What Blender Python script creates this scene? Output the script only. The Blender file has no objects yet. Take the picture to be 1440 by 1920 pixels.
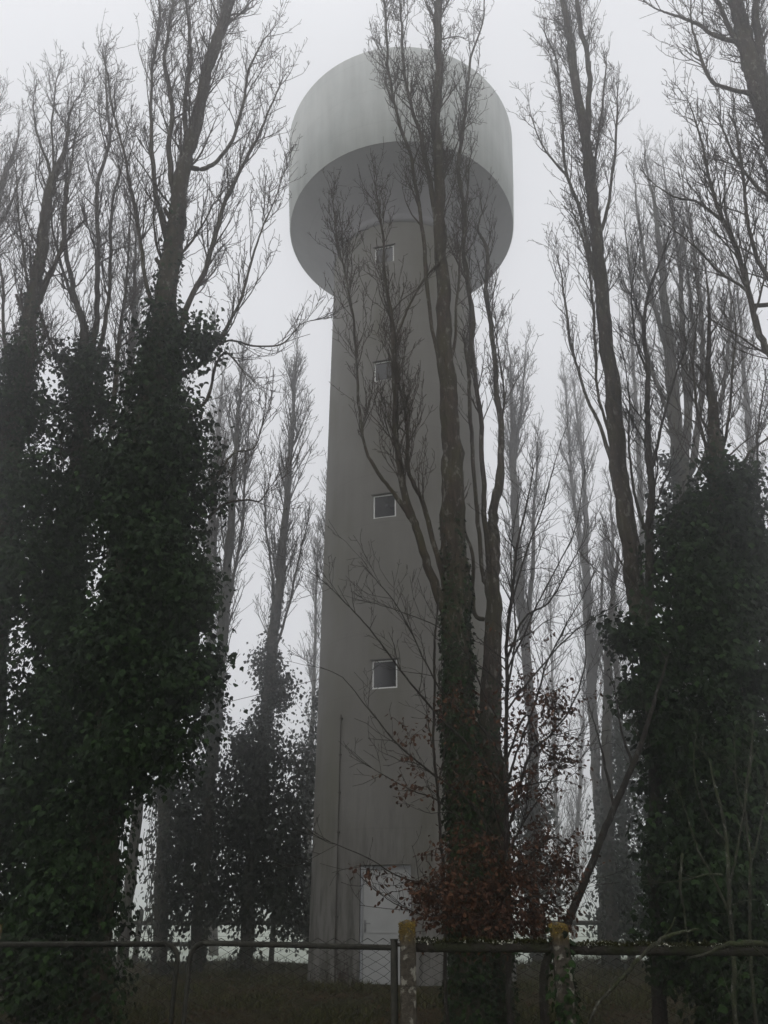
import bpy, math, random
import numpy as np
from mathutils import Vector
R = math.radians
S = bpy.context.scene
COL = S.collection

# ------------------------------------------------------------------ camera, sky, sun
PITCH = R(26.8); EYE = 1.5; F = 1444.0
cd = bpy.data.cameras.new('camera'); cam = bpy.data.objects.new('camera', cd); COL.objects.link(cam)
cam.location = (0, 0, EYE); cam.rotation_euler = (R(90) + PITCH, 0, 0)
cd.sensor_fit = 'VERTICAL'; cd.sensor_height = 36; cd.lens = F / 1920 * 36
cd.clip_start = 0.05; cd.clip_end = 3000
S.camera = cam

SUN_EL, SUN_ROT = R(60), R(200)
w = bpy.data.worlds.new('World'); S.world = w; w.use_nodes = True
nt = w.node_tree; nt.nodes.clear()
out = nt.nodes.new('ShaderNodeOutputWorld'); bg = nt.nodes.new('ShaderNodeBackground')
sky = nt.nodes.new('ShaderNodeTexSky'); sky.sky_type = 'NISHITA'; sky.sun_disc = False
sky.sun_elevation = SUN_EL; sky.sun_rotation = SUN_ROT; sky.air_density = 1.0; sky.dust_density = 4.0
bw = nt.nodes.new('ShaderNodeHueSaturation'); bw.inputs['Saturation'].default_value = 0.05
mix = nt.nodes.new('ShaderNodeMix'); mix.data_type = 'RGBA'; mix.inputs[0].default_value = 0.85
ov = nt.nodes.new('ShaderNodeRGB'); ov.outputs[0].default_value = (7.9, 8.0, 8.35, 1)      # the flat white overcast
nt.links.new(sky.outputs[0], bw.inputs['Color']); nt.links.new(bw.outputs[0], mix.inputs[6])
nt.links.new(ov.outputs[0], mix.inputs[7]); tcw = nt.nodes.new('ShaderNodeTexCoord'); spw = nt.nodes.new('ShaderNodeSeparateXYZ'); rw = nt.nodes.new('ShaderNodeValToRGB')
nt.links.new(tcw.outputs['Generated'], spw.inputs[0]); nt.links.new(spw.outputs['Z'], rw.inputs[0])
for e_, (p_, c_) in zip([rw.color_ramp.elements[0], rw.color_ramp.elements[1], rw.color_ramp.elements.new(.5), rw.color_ramp.elements.new(.85)],
                        [(0, .80), (1, 1.0), (.5, .82), (.85, .85)]): e_.position = p_; e_.color = (c_, c_, c_, 1)
mw = nt.nodes.new('ShaderNodeMix'); mw.data_type = 'RGBA'; mw.blend_type = 'MULTIPLY'; mw.inputs[0].default_value = 1     # an overcast is brightest overhead
nt.links.new(mix.outputs[2], mw.inputs[6]); nt.links.new(rw.outputs[0], mw.inputs[7])
nt.links.new(mw.outputs[2], bg.inputs[0])
bg.inputs[1].default_value = 0.135
nt.links.new(bg.outputs[0], out.inputs[0])

sl = bpy.data.lights.new('sun', 'SUN'); sun = bpy.data.objects.new('sun', sl); COL.objects.link(sun)
sl.energy = 0.8; sl.angle = R(110); sl.color = (1.0, 0.98, 0.95)
sun.rotation_euler = (R(90) - SUN_EL, 0, R(180) - SUN_ROT)
S.view_settings.view_transform = 'Standard'; S.view_settings.look = 'None'
S.view_settings.gamma = 1; S.view_settings.exposure = 0.0
S.cycles.volume_bounces = 6; S.cycles.max_bounces = 6; S.cycles.diffuse_bounces = 3
S.cycles.volume_step_rate = 4

HAZE_DENSITY = 0.0108

# ------------------------------------------------------------------ helpers
def depth(Y, z): return Y * math.cos(PITCH) + (z - EYE) * math.sin(PITCH)
def at(px, py, Y):
    """world point seen at that photo pixel, at distance Y ahead"""
    e = PITCH + math.atan((960 - py) / F)
    z = EYE + Y * math.tan(e)
    return Vector(((px - 720) / F * depth(Y, z), Y, z))
def wid(wpx, py, Y):
    z = EYE + Y * math.tan(PITCH + math.atan((960 - py) / F))
    return wpx / F * depth(Y, z)

def props(o, label=None, cat=None, group=None, kind=None):
    if label: o['label'] = label
    if cat: o['category'] = cat
    if group: o['group'] = group
    if kind: o['kind'] = kind
    return o
def empty(name, loc, rz=0, **k):
    o = bpy.data.objects.new(name, None); COL.objects.link(o)
    o.location = loc; o.rotation_euler.z = rz; o.empty_display_size = .3
    return props(o, **k)

def build(name, verts, polys, mat, parent=None, smooth=False, inv=None, **k):
    """verts (n,3) in world or parent-local space; polys = list of (m,k) int arrays"""
    me = bpy.data.meshes.new(name)
    v = np.asarray(verts, dtype=np.float32).reshape(-1, 3)
    if inv is not None: v = v - np.array(inv, dtype=np.float32)
    polys = [np.asarray(p, dtype=np.int32) for p in polys if len(p)]
    loops = np.concatenate([p.ravel() for p in polys])
    tot = np.concatenate([np.full(len(p), p.shape[1], dtype=np.int32) for p in polys])
    st = np.concatenate([[0], np.cumsum(tot)[:-1]]).astype(np.int32)
    me.vertices.add(len(v)); me.vertices.foreach_set('co', v.ravel())
    me.loops.add(len(loops)); me.loops.foreach_set('vertex_index', loops)
    me.polygons.add(len(tot)); me.polygons.foreach_set('loop_start', st)
    try: me.polygons.foreach_set('loop_total', tot)
    except Exception: pass
    me.update(calc_edges=True); me.validate()
    me.polygons.foreach_set('use_smooth', np.full(len(me.polygons), bool(smooth), dtype=bool))
    me.materials.append(mat)
    o = bpy.data.objects.new(name, me); COL.objects.link(o)
    if parent is not None: o.parent = parent
    return props(o, **k)

class MB:
    """plain mesh collector for hard surfaces"""
    def __init__(s): s.v = []; s.q = []; s.t = []
    def box(s, x0, x1, y0, y1, z0, z1):
        b = len(s.v)
        s.v += [(x0,y0,z0),(x1,y0,z0),(x1,y1,z0),(x0,y1,z0),(x0,y0,z1),(x1,y0,z1),(x1,y1,z1),(x0,y1,z1)]
        s.q += [[b+i for i in f] for f in ((0,3,2,1),(4,5,6,7),(0,1,5,4),(1,2,6,5),(2,3,7,6),(3,0,4,7))]
        return s
    def quad(s, a, b, c, d):
        n = len(s.v); s.v += [a, b, c, d]; s.q.append([n, n+1, n+2, n+3])
    def tube(s, pts, r, k=8):
        V, Q, T = tubes([[(p[0], p[1], p[2], (r if not hasattr(r, '__len__') else r[i])) for i, p in enumerate(pts)]], k)
        b = len(s.v); s.v += V.tolist(); s.q += (Q + b).tolist(); s.t += (T + b).tolist()
        return s
    def build(s, name, mat, parent=None, **k):
        P = []
        if s.q: P.append(np.array(s.q))
        if s.t: P.append(np.array(s.t))
        return build(name, np.array(s.v), P, mat, parent, **k)

def tubes(lines, k=3):
    """lines: list of [(x,y,z,r)...]; returns verts, quads, end-cap tris"""
    g = {}
    for l in lines:
        if len(l) > 1: g.setdefault(len(l), []).append(l)
    V = []; Q = []; T = []; b = 0
    ang = np.arange(k) * 2 * math.pi / k
    ca, sa = np.cos(ang), np.sin(ang)
    for n, ls in g.items():
        A = np.array(ls, dtype=np.float64); P = A[:, :, :3]; r = A[:, :, 3]
        t = np.empty_like(P); t[:, 1:-1] = P[:, 2:] - P[:, :-2]; t[:, 0] = P[:, 1] - P[:, 0]; t[:, -1] = P[:, -1] - P[:, -2]
        t /= np.linalg.norm(t, axis=2, keepdims=True) + 1e-9
        o = P[:, -1] - P[:, 0]
        ref = np.where((np.abs(o[:, 0:1]) < np.abs(o[:, 2:3])), np.array([[1., .03, 0]]), np.array([[0., .03, 1.]]))
        ref = np.repeat(ref[:, None, :], n, axis=1)
        u = np.cross(t, ref); u /= np.linalg.norm(u, axis=2, keepdims=True) + 1e-9
        v = np.cross(t, u)
        ring = P[:, :, None, :] + r[:, :, None, None] * (u[:, :, None, :] * ca[None, None, :, None] + v[:, :, None, :] * sa[None, None, :, None])
        m = len(ls); V.append(ring.reshape(-1, 3))
        base = (np.arange(m) * n * k)[:, None, None] + (np.arange(n - 1) * k)[None, :, None] + b
        j = np.arange(k)[None, None, :]; j2 = (np.arange(k) + 1)[None, None, :] % k
        Q.append(np.stack([base + j, base + k + j, base + k + j2, base + j2], axis=-1).reshape(-1, 4))
        last = (np.arange(m) * n * k + (n - 1) * k + b)[:, None]
        for i in range(1, k - 1): T.append(np.concatenate([last, last + i + 1, last + i], axis=1))
        b += m * n * k
    if not V: return np.zeros((0, 3)), np.zeros((0, 4), int), np.zeros((0, 3), int)
    return np.concatenate(V), np.concatenate(Q), (np.concatenate(T) if T else np.zeros((0, 3), int))

# ------------------------------------------------------------------ materials
def mat(name, rough=0.8, spec=0.3):
    m = bpy.data.materials.new(name); m.use_nodes = True
    n = m.node_tree; b = n.nodes['Principled BSDF']
    b.inputs['Roughness'].default_value = rough
    b.inputs['Specular IOR Level'].default_value = spec
    return m, n, b
def N(n, t, **k):
    x = n.nodes.new(t)
    for a, v in k.items(): setattr(x, a, v)
    return x
def ramp(n, fac, stops):
    r = N(n, 'ShaderNodeValToRGB')
    e = r.color_ramp.elements
    while len(e) < len(stops): e.new(0.5)
    for i, (p, c) in enumerate(stops):
        e[i].position = p; e[i].color = (*c, 1) if len(c) == 3 else c
    n.links.new(fac, r.inputs[0]); return r.outputs[0]
def coord(n, scale=(1, 1, 1), kind='Object'):
    tc = N(n, 'ShaderNodeTexCoord'); mp = N(n, 'ShaderNodeMapping'); mp.inputs['Scale'].default_value = scale
    n.links.new(tc.outputs[kind], mp.inputs[0]); return mp.outputs[0]
def noise(n, vec, scale, detail=6, rough=.6, dist=0):
    x = N(n, 'ShaderNodeTexNoise'); x.inputs['Scale'].default_value = scale
    x.inputs['Detail'].default_value = detail; x.inputs['Roughness'].default_value = rough
    x.inputs['Distortion'].default_value = dist
    n.links.new(vec, x.inputs['Vector']); return x.outputs['Fac']
def mixc(n, fac, a, b, mode='MIX'):
    m = N(n, 'ShaderNodeMix', data_type='RGBA', blend_type=mode)
    for s, i in ((fac, 0), (a, 6), (b, 7)):
        if isinstance(s, (int, float)): m.inputs[i].default_value = s
        elif isinstance(s, tuple): m.inputs[i].default_value = (*s, 1)
        else: n.links.new(s, m.inputs[i])
    return m.outputs[2]
def bump(n, b, h, strength, dist=.02):
    x = N(n, 'ShaderNodeBump'); x.inputs['Strength'].default_value = strength; x.inputs['Distance'].default_value = dist
    n.links.new(h, x.inputs['Height']); n.links.new(x.outputs[0], b.inputs['Normal'])
K0, K1 = (0, 0, 0), (1, 1, 1)

def bark(name, c1, c2, algae, lichen, sz=1.0, amt=.5):
    m, n, b = mat(name, .9, .15)
    v = coord(n, (1, 1, .16)); v2 = coord(n)
    f = noise(n, v, 22 * sz, 8, .7, .4)
    c = ramp(n, f, [(.3, c1), (.7, c2)])
    a = ramp(n, noise(n, v2, 1.6 * sz, 4), [(.40, K0), (.58, (min(1, amt * 1.6),) * 3)])
    c = mixc(n, a, c, algae)
    c = mixc(n, ramp(n, noise(n, coord(n, (1, 1, .4)), 5 * sz, 5, .7), [(.50, K0), (.60, (.75,) * 3)]), c, tuple(x * .35 for x in c2))
    l = ramp(n, noise(n, coord(n, (1, 1, .5)), 11 * sz, 5, .7), [(.56, K0), (.63, (.8,) * 3)])
    c = mixc(n, l, c, lichen)
    n.links.new(c, b.inputs['Base Color']); bump(n, b, f, 1.0, .05)
    return m
M = {}
M['bark'] = bark('poplar_bark', (.008, .006, .004), (.085, .062, .045), (.046, .042, .020), (.17, .165, .14))
M['bark_far'] = bark('far_bark', (.05, .045, .042), (.12, .108, .098), (.055, .052, .03), (.12, .12, .11))  # far bark lightened so its colour carries part of the haze
M['twig'] = bark('twig_bark', (.022, .014, .010), (.075, .050, .038), (.05, .048, .026), (.11, .105, .09), 2, .3)
M['beechbark'] = bark('beech_bark', (.016, .012, .010), (.045, .035, .03), (.035, .035, .02), (.09, .09, .08), 2, .3)
M['palebark'] = bark('lichened_bark', (.025, .024, .018), (.065, .062, .045), (.05, .06, .025), (.17, .17, .14), 2, .6)

def leafmat(name, c1, c2, c3, rough=.45, spec=.4, trans=0):
    m, n, b = mat(name, rough, spec)
    g = N(n, 'ShaderNodeNewGeometry')
    c = ramp(n, g.outputs['Random Per Island'], [(0, c1), (.6, c2), (1, c3)])
    p = noise(n, coord(n), 1.1, 3)
    c = mixc(n, ramp(n, p, [(.35, K0), (.7, (.6,) * 3)]), c, c3)
    n.links.new(c, b.inputs['Base Color'])
    if trans: 
        t = N(n, 'ShaderNodeBsdfTranslucent'); n.links.new(c, t.inputs[0])
        mx = N(n, 'ShaderNodeMixShader'); mx.inputs[0].default_value = trans
        n.links.new(b.outputs[0], mx.inputs[1]); n.links.new(t.outputs[0], mx.inputs[2])
        n.links.new(mx.outputs[0], n.nodes['Material Output'].inputs[0])
    return m
M['ivy'] = leafmat('ivy_leaf', (.003, .006, .003), (.008, .017, .006), (.018, .040, .008), .65, .08)
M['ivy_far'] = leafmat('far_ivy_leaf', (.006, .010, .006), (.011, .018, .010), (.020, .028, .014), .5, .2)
M['beech'] = leafmat('beech_leaf', (.022, .011, .007), (.050, .022, .013), (.095, .044, .022), .7, .12, .12)
M['berry'] = leafmat('ivy_berry', (.006, .006, .006), (.01, .011, .009), (.016, .018, .012), .6, .2)

def concrete(name, tint_lo, tint_hi, stain_shade_z, streak=.5, marks=False):
    m, n, b = mat(name, .88, .2)
    v = coord(n, (1, 1, .07)); vo = coord(n)
    c = ramp(n, noise(n, vo, .55, 5, .55), [(.3, tint_lo), (.72, tint_hi)])
    s = ramp(n, noise(n, v, 3.2, 6, .65), [(.35, (.62,) * 3), (.62, K1)])
    c = mixc(n, streak, c, s, 'MULTIPLY')
    fine = noise(n, vo, 38, 6, .7)
    c = mixc(n, .35, c, ramp(n, fine, [(.3, (.7,) * 3), (.7, K1)]), 'MULTIPLY')
    sep = N(n, 'ShaderNodeSeparateXYZ'); n.links.new(coord(n), sep.inputs[0])
    # joint lines of the casting lifts
    md = N(n, 'ShaderNodeMath', operation='MODULO'); n.links.new(sep.outputs['Z'], md.inputs[0]); md.inputs[1].default_value = 1.42
    j = ramp(n, md.outputs[0], [(0, (.8,) * 3), (.016, (.86,) * 3), (.03, K1)])
    c = mixc(n, .6, c, j, 'MULTIPLY')
    if stain_shade_z:   # ragged algae and splash dirt at the foot, deepened to paint in shade there
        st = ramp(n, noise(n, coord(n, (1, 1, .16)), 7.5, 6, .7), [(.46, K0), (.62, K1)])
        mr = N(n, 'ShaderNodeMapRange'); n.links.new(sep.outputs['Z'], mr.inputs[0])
        mr.inputs[1].default_value = 0; mr.inputs[2].default_value = stain_shade_z; mr.inputs[3].default_value = .95; mr.inputs[4].default_value = 0
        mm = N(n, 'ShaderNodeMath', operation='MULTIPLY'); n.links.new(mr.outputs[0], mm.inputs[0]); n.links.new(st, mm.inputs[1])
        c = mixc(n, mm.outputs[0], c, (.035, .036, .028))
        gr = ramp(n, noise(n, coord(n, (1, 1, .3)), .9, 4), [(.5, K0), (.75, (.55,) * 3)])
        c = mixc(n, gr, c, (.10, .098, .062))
    if marks:
        mk = ramp(n, noise(n, coord(n, (1, 1, .5)), 1.9, 8, .75, .6), [(.655, K0), (.69, (.5,) * 3)])
        c = mixc(n, mk, c, (.62, .62, .6))
    n.links.new(c, b.inputs['Base Color']); bump(n, b, fine, .35, .01)
    return m
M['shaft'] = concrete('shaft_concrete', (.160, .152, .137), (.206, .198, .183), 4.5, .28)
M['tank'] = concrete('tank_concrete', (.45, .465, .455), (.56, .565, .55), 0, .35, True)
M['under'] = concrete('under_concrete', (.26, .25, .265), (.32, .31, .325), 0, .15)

def plain(name, c, rough=.6, spec=.3, metal=0, var=.3, sc=12):
    m, n, b = mat(name, rough, spec); b.inputs['Metallic'].default_value = metal
    d = tuple(x * (1 - var) for x in c); e = tuple(min(1, x * (1 + var)) for x in c)
    f = noise(n, coord(n), sc, 6, .65)
    n.links.new(ramp(n, f, [(.3, d), (.7, e)]), b.inputs['Base Color']); bump(n, b, f, .2, .005)
    return m
M['reveal'] = plain('reveal_concrete', (.09, .085, .08), .9, .1)
M['frame'] = plain('window_frame_paint', (.72, .72, .70), .6, .3, 0, .1)
M['door'] = plain('door_paint', (.36, .365, .355), .85, .15, 0, .08, 3)
M['doorframe'] = plain('door_frame_paint', (.34, .35, .36), .5, .3, 0, .1, 3)
M['metal'] = plain('handle_metal', (.22, .22, .22), .4, .5, .6)
M['iron'] = plain('rusty_conductor', (.05, .042, .035), .8)
M['brick'] = plain('vent_brick', (.05, .032, .026), .9)
M['galv'] = plain('weathered_gate_tube', (.028, .027, .021), .8, .15, 0, .6, 40)
M['wire'] = plain('dull_wire', (.03, .029, .025), .7, .2, 0, .4, 30)
M['rail'] = bark('old_timber', (.03, .028, .022), (.07, .062, .05), (.06, .065, .03), (.12, .12, .1), 1.2, .5)
m, n, b = mat('window_glass', .10, .6); M['glass'] = m
n.links.new(ramp(n, noise(n, coord(n), 3, 3), [(.2, (.012, .012, .014)), (.8, (.018, .019, .021))]), b.inputs['Base Color'])
m, n, b = mat('post_concrete', .95, .1); M['post'] = m
vo = coord(n); c = ramp(n, noise(n, vo, 30, 8, .7), [(.3, (.025, .022, .017)), (.7, (.09, .078, .06))])
c = mixc(n, ramp(n, noise(n, vo, 16, 4), [(.56, K0), (.62, (.8,) * 3)]), c, (.25, .24, .2))
sep = N(n, 'ShaderNodeSeparateXYZ'); n.links.new(vo, sep.inputs[0])
yl = N(n, 'ShaderNodeMapRange'); n.links.new(sep.outputs['Z'], yl.inputs[0]); yl.inputs[1].default_value = 1.22; yl.inputs[2].default_value = 1.31
ym = N(n, 'ShaderNodeMath', operation='MULTIPLY'); n.links.new(yl.outputs[0], ym.inputs[0])
n.links.new(ramp(n, noise(n, vo, 22, 4), [(.40, K0), (.52, K1)]), ym.inputs[1])
c = mixc(n, ym.outputs[0], c, (.10, .068, .018))
n.links.new(c, b.inputs['Base Color']); bump(n, b, noise(n, vo, 45, 6, .7), .8, .02)
m, n, b = mat('mossy_beam', .95, .1); M['beam'] = m
vo = coord(n); c = ramp(n, noise(n, vo, 25, 8, .7), [(.3, (.012, .011, .009)), (.7, (.04, .035, .028))])
c = mixc(n, ramp(n, noise(n, vo, 5, 5), [(.5, K0), (.6, (.8,) * 3)]), c, (.020, .024, .010))
n.links.new(c, b.inputs['Base Color']); bump(n, b, noise(n, vo, 45, 6, .7), .8, .02)
M['lichen'] = leafmat('lichen_crust', (.12, .12, .10), (.36, .36, .30), (.55, .54, .46), .95, .05)
M['moss'] = leafmat('moss_tuft', (.008, .010, .004), (.018, .020, .007), (.034, .034, .010), .95, .05)

m, n, b = mat('ground_turf', .97, .08); M['ground'] = m
vo = coord(n); c = ramp(n, noise(n, vo, 9, 8, .75), [(.3, (.012, .012, .006)), (.7, (.040, .040, .016))])
c = mixc(n, ramp(n, noise(n, vo, .6, 5), [(.45, K0), (.6, (.7,) * 3)]), c, (.045, .028, .014))
n.links.new(c, b.inputs['Base Color']); bump(n, b, noise(n, vo, 30, 6, .7), 1, .05)
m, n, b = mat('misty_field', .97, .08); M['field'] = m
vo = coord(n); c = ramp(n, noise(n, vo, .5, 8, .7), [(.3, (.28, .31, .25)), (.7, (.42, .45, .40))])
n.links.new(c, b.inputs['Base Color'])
M['grass'] = leafmat('grass_blade', (.020, .022, .007), (.042, .048, .016), (.075, .070, .027), .9, .05)
M['litter'] = leafmat('fallen_leaf', (.02, .011, .006), (.045, .022, .012), (.07, .042, .02), .9, .05)

# ------------------------------------------------------------------ ground
def terrain(x, y): return .05 * np.sin(x * .45 + 1.3) * np.cos(y * .37) + .035 * np.sin(x * 1.3) * np.sin(y * 1.1)
def gridmesh(x0, x1, nx, y0, y1, ny, zf):
    X, Y = np.meshgrid(np.linspace(x0, x1, nx), np.linspace(y0, y1, ny))
    Z = zf(X, Y); v = np.stack([X, Y, Z], -1).reshape(-1, 3)
    i = (np.arange(ny - 1)[:, None] * nx + np.arange(nx - 1)[None, :]).ravel()
    return v, np.stack([i, i + 1, i + nx + 1, i + nx], -1)
v, q = gridmesh(-30, 30, 130, -8, 24.4, 100, terrain)
build('ground', v, [q], M['ground'], smooth=True, kind='structure')
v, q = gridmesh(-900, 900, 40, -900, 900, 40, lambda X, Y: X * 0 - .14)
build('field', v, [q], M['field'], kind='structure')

# ------------------------------------------------------------------ water tower
TC = Vector((0.6, 19.43, 0)); PHI = R(15.3); RS = 2.25
tower = empty('water_tower', TC, -PHI, label='tall grey concrete water tower with a wide drum tank on a round shaft', cat='water tower')
def pol(th, r, z):  # th = 0 faces the door, local -Y
    return (r * math.sin(th), -r * math.cos(th), z)
WIN = [(6.1, .60, .66), (10.4, .60, .66), (14.62, .60, .66), (18.95, .60, .66)]
DOOR = (0.02, 2.16, 1.08)   # bottom, top, width
holes = [(zc - h / 2, zc + h / 2, wd / 2 / RS) for zc, wd, h in WIN] + [(DOOR[0], DOOR[1], DOOR[2] / 2 / RS)]
ths = sorted(set([round(-math.pi + i * 2 * math.pi / 96, 5) for i in range(97)] + [s * round(h[2], 5) for h in holes for s in (-1, 1)]))
ths[0] = -math.pi; ths[-1] = math.pi
zs = sorted(set([-.3, 20.45] + [i * 1.42 for i in range(1, 15)] + [h[0] for h in holes] + [h[1] for h in holes]))
mb = MB(); idx = {}
V = []
for i, t in enumerate(ths):
    for j, z in enumerate(zs):
        idx[i, j] = len(V); V.append(pol(t, RS, z))
Q = []
for i in range(len(ths) - 1):
    for j in range(len(zs) - 1):
        tm = (ths[i] + ths[i + 1]) / 2; zm = (zs[j] + zs[j + 1]) / 2
        if any(h[0] < zm < h[1] and abs(tm) < h[2] for h in holes): continue
        Q.append([idx[i, j], idx[i + 1, j], idx[i + 1, j + 1], idx[i, j + 1]])
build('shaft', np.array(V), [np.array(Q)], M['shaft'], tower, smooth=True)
# tank: cone, flared drum, roof
def lathe(prof, k=128):
    V = [pol(2 * math.pi * i / k, r, z) for r, z in prof for i in range(k)]
    Q = [[a * k + i, a * k + (i + 1) % k, (a + 1) * k + (i + 1) % k, (a + 1) * k + i] for a in range(len(prof) - 1) for i in range(k)]
    return np.array(V), np.array(Q)
v, q = lathe([(3.80, 21.88), (3.80, 21.9), (3.83, 21.93), (3.95, 23.6), (4.08, 25.98), (4.06, 26.04), (3.98, 26.07), (2, 26.35), (.05, 26.5)])
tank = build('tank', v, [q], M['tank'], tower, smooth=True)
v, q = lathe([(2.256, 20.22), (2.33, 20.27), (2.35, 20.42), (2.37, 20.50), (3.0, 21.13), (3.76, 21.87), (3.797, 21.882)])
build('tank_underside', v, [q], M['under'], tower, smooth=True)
def reveal(zb, zt, hw, dep, name, parent):
    m = MB(); x = RS * math.sin(hw); y = -RS * math.cos(hw); yi = y + dep
    m.quad((-x, y, zb), (-x, yi, zb), (-x, yi, zt), (-x, y, zt)); m.quad((x, yi, zb), (x, y, zb), (x, y, zt), (x, yi, zt))
    k = 6   # soffit and sill follow the curve of the wall
    for i in range(k):
        a, c = -hw + 2 * hw * i / k, -hw + 2 * hw * (i + 1) / k
        A, B = pol(a, RS, 0), pol(c, RS, 0)
        m.quad((A[0], A[1], zt), (A[0], yi, zt), (B[0], yi, zt), (B[0], B[1], zt))
        m.quad((A[0], yi, zb), (A[0], A[1], zb), (B[0], B[1], zb), (B[0], yi, zb))
    m.build(name, M['reveal'], parent)
    return x, yi
for zc, wd, h in WIN:
    we = empty('window', (0, 0, 0)); we.parent = tower
    x, yi = reveal(zc - h / 2, zc + h / 2, wd / 2 / RS, .15, 'window_reveal', we)
    m = MB(); t = .034; a = x - .004; zb, zt = zc - h / 2 + .004, zc + h / 2 - .004; y0 = yi - .125; y1 = y0 + .05
    m.box(-a, a, y0, y1, zb, zb + t); m.box(-a, a, y0, y1, zt - t, zt)
    m.box(-a, -a + t, y0, y1, zb + t, zt - t); m.box(a - t, a, y0, y1, zb + t, zt - t)
    m.build('window_frame', M['frame'], we)
    MB().box(-a + t, a - t, y0 + .015, y0 + .03, zb + t, zt - t).build('window_pane', M['glass'], we)
    # lintel drip edge
    m = MB(); m.box(-a - .05, a + .05, -RS - .012, -RS * math.cos(wd / 2 / RS) - .003, zt + .006, zt + .035)
    m.build('window_lintel', M['reveal'], we)
de = empty('door', (0, 0, 0)); de.parent = tower
x, yi = reveal(DOOR[0], DOOR[1], DOOR[2] / 2 / RS, .13, 'door_reveal', de)
m = MB(); a = x - .004; zt = DOOR[1] - .004; y0 = yi - .09; t = .05
m.box(-a, -a + t, y0, y0 + .07, .03, zt); m.box(a - t, a, y0, y0 + .07, .03, zt); m.box(-a + t, a - t, y0, y0 + .07, zt - .07, zt)
m.build('door_frame', M['doorframe'], de)
m = MB(); l, r_ = -a + t + .005, a - t - .005
m.box(l, r_, y0 + .012, y0 + .06, .06, zt - .075)
# raised face panels separated by a lock rail
for z0, z1 in ((.07, .915), (.93, zt - .085)): m.box(l + .004, r_ - .004, y0 + .002, y0 + .0115, z0, z1)
m.build('door_leaf', M['door'], de)
m = MB(); m.box(l + .03, l + .07, y0 - .008, y0 + .0118, .94, 1.16); m.tube([(l + .05, y0 - .008, 1.10), (l + .05, y0 - .05, 1.10), (l + .17, y0 - .055, 1.10)], .009, 8)
m.tube([(l + .05, y0 - .012, .99), (l + .05, y0 - .001, .99)], .012, 8)
m.build('door_handle', M['metal'], de)
MB().box(-a - .03, a + .03, -RS - .16, yi - .005, -.12, .016).build('door_step', M['reveal'], de)
m = MB(); th = -.40; X, Y_, _ = pol(th, RS, 0)
for k in range(3):
    m.box(X - .1, X + .1, Y_ - .035, Y_ + .1, .06 + k * .085, .085 + k * .085)
m.box(X - .1, X - .08, Y_ - .034, Y_ + .1, .086, .229); m.box(X + .08, X + .1, Y_ - .034, Y_ + .1, .086, .229); m.box(X - .01, X + .01, Y_ - .034, Y_ + .1, .086, .229)
m.build('vent_grille', M['brick'], tower)
m = MB(); m.tube([pol(-.50, RS + .03, z) for z in np.linspace(-.1, 5.3, 24)], .012, 6)
for z in np.arange(.4, 5.3, .8):
    p = pol(-.50, RS + .02, z); m.box(p[0] - .03, p[0] + .03, p[1] - .02, p[1] + .02, z, z + .03)
m.build('lightning_conductor', M['iron'], tower)

# ------------------------------------------------------------------ branching
class Tree:
    def __init__(s, seed): s.r = random.Random(seed); s.l = {}
    def add(s, pts, k): s.l.setdefault(k, []).append(pts)
    def mesh(s):
        V = []; Q = []; T = []; b = 0
        for k, L in s.l.items():
            v, q, t = tubes(L, k)
            if k >= 14:      # fluted, knotty bark
                m_ = len(L[0]); 
                c_ = np.repeat(np.concatenate([np.array(l)[:, :3] for l in sorted(L, key=len)]), k, axis=0) if len(L) == 1 else None
                if c_ is not None:
                    a_ = np.tile(np.arange(k) * 2 * math.pi / k, m_); z_ = v[:, 2]; g_ = np.random.default_rng(k + m_)
                    nz = .07 * np.sin(a_ * 3 + np.sin(z_ * .9) * 1.5) + .05 * np.sin(a_ * 7 + z_ * 1.7) + .035 * np.sin(a_ * 11 - z_ * 3.1 + np.sin(z_ * 5)) + .05 * np.sin(z_ * 6.3 + a_ * 2) * np.sin(z_ * 1.1) + .03 * g_.normal(size=len(z_))
                    v = c_ + (v - c_) * (1 + nz)[:, None]
            V.append(v); Q.append(q + b); T.append(t + b); b += len(v)
        return np.concatenate(V), [np.concatenate(Q), np.concatenate(T)]
def perp(rn, d):
    while True:
        v = Vector((rn.gauss(0, 1), rn.gauss(0, 1), rn.gauss(0, 1))); v -= d * v.dot(d)
        if v.length > .2: return v.normalized()
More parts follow.
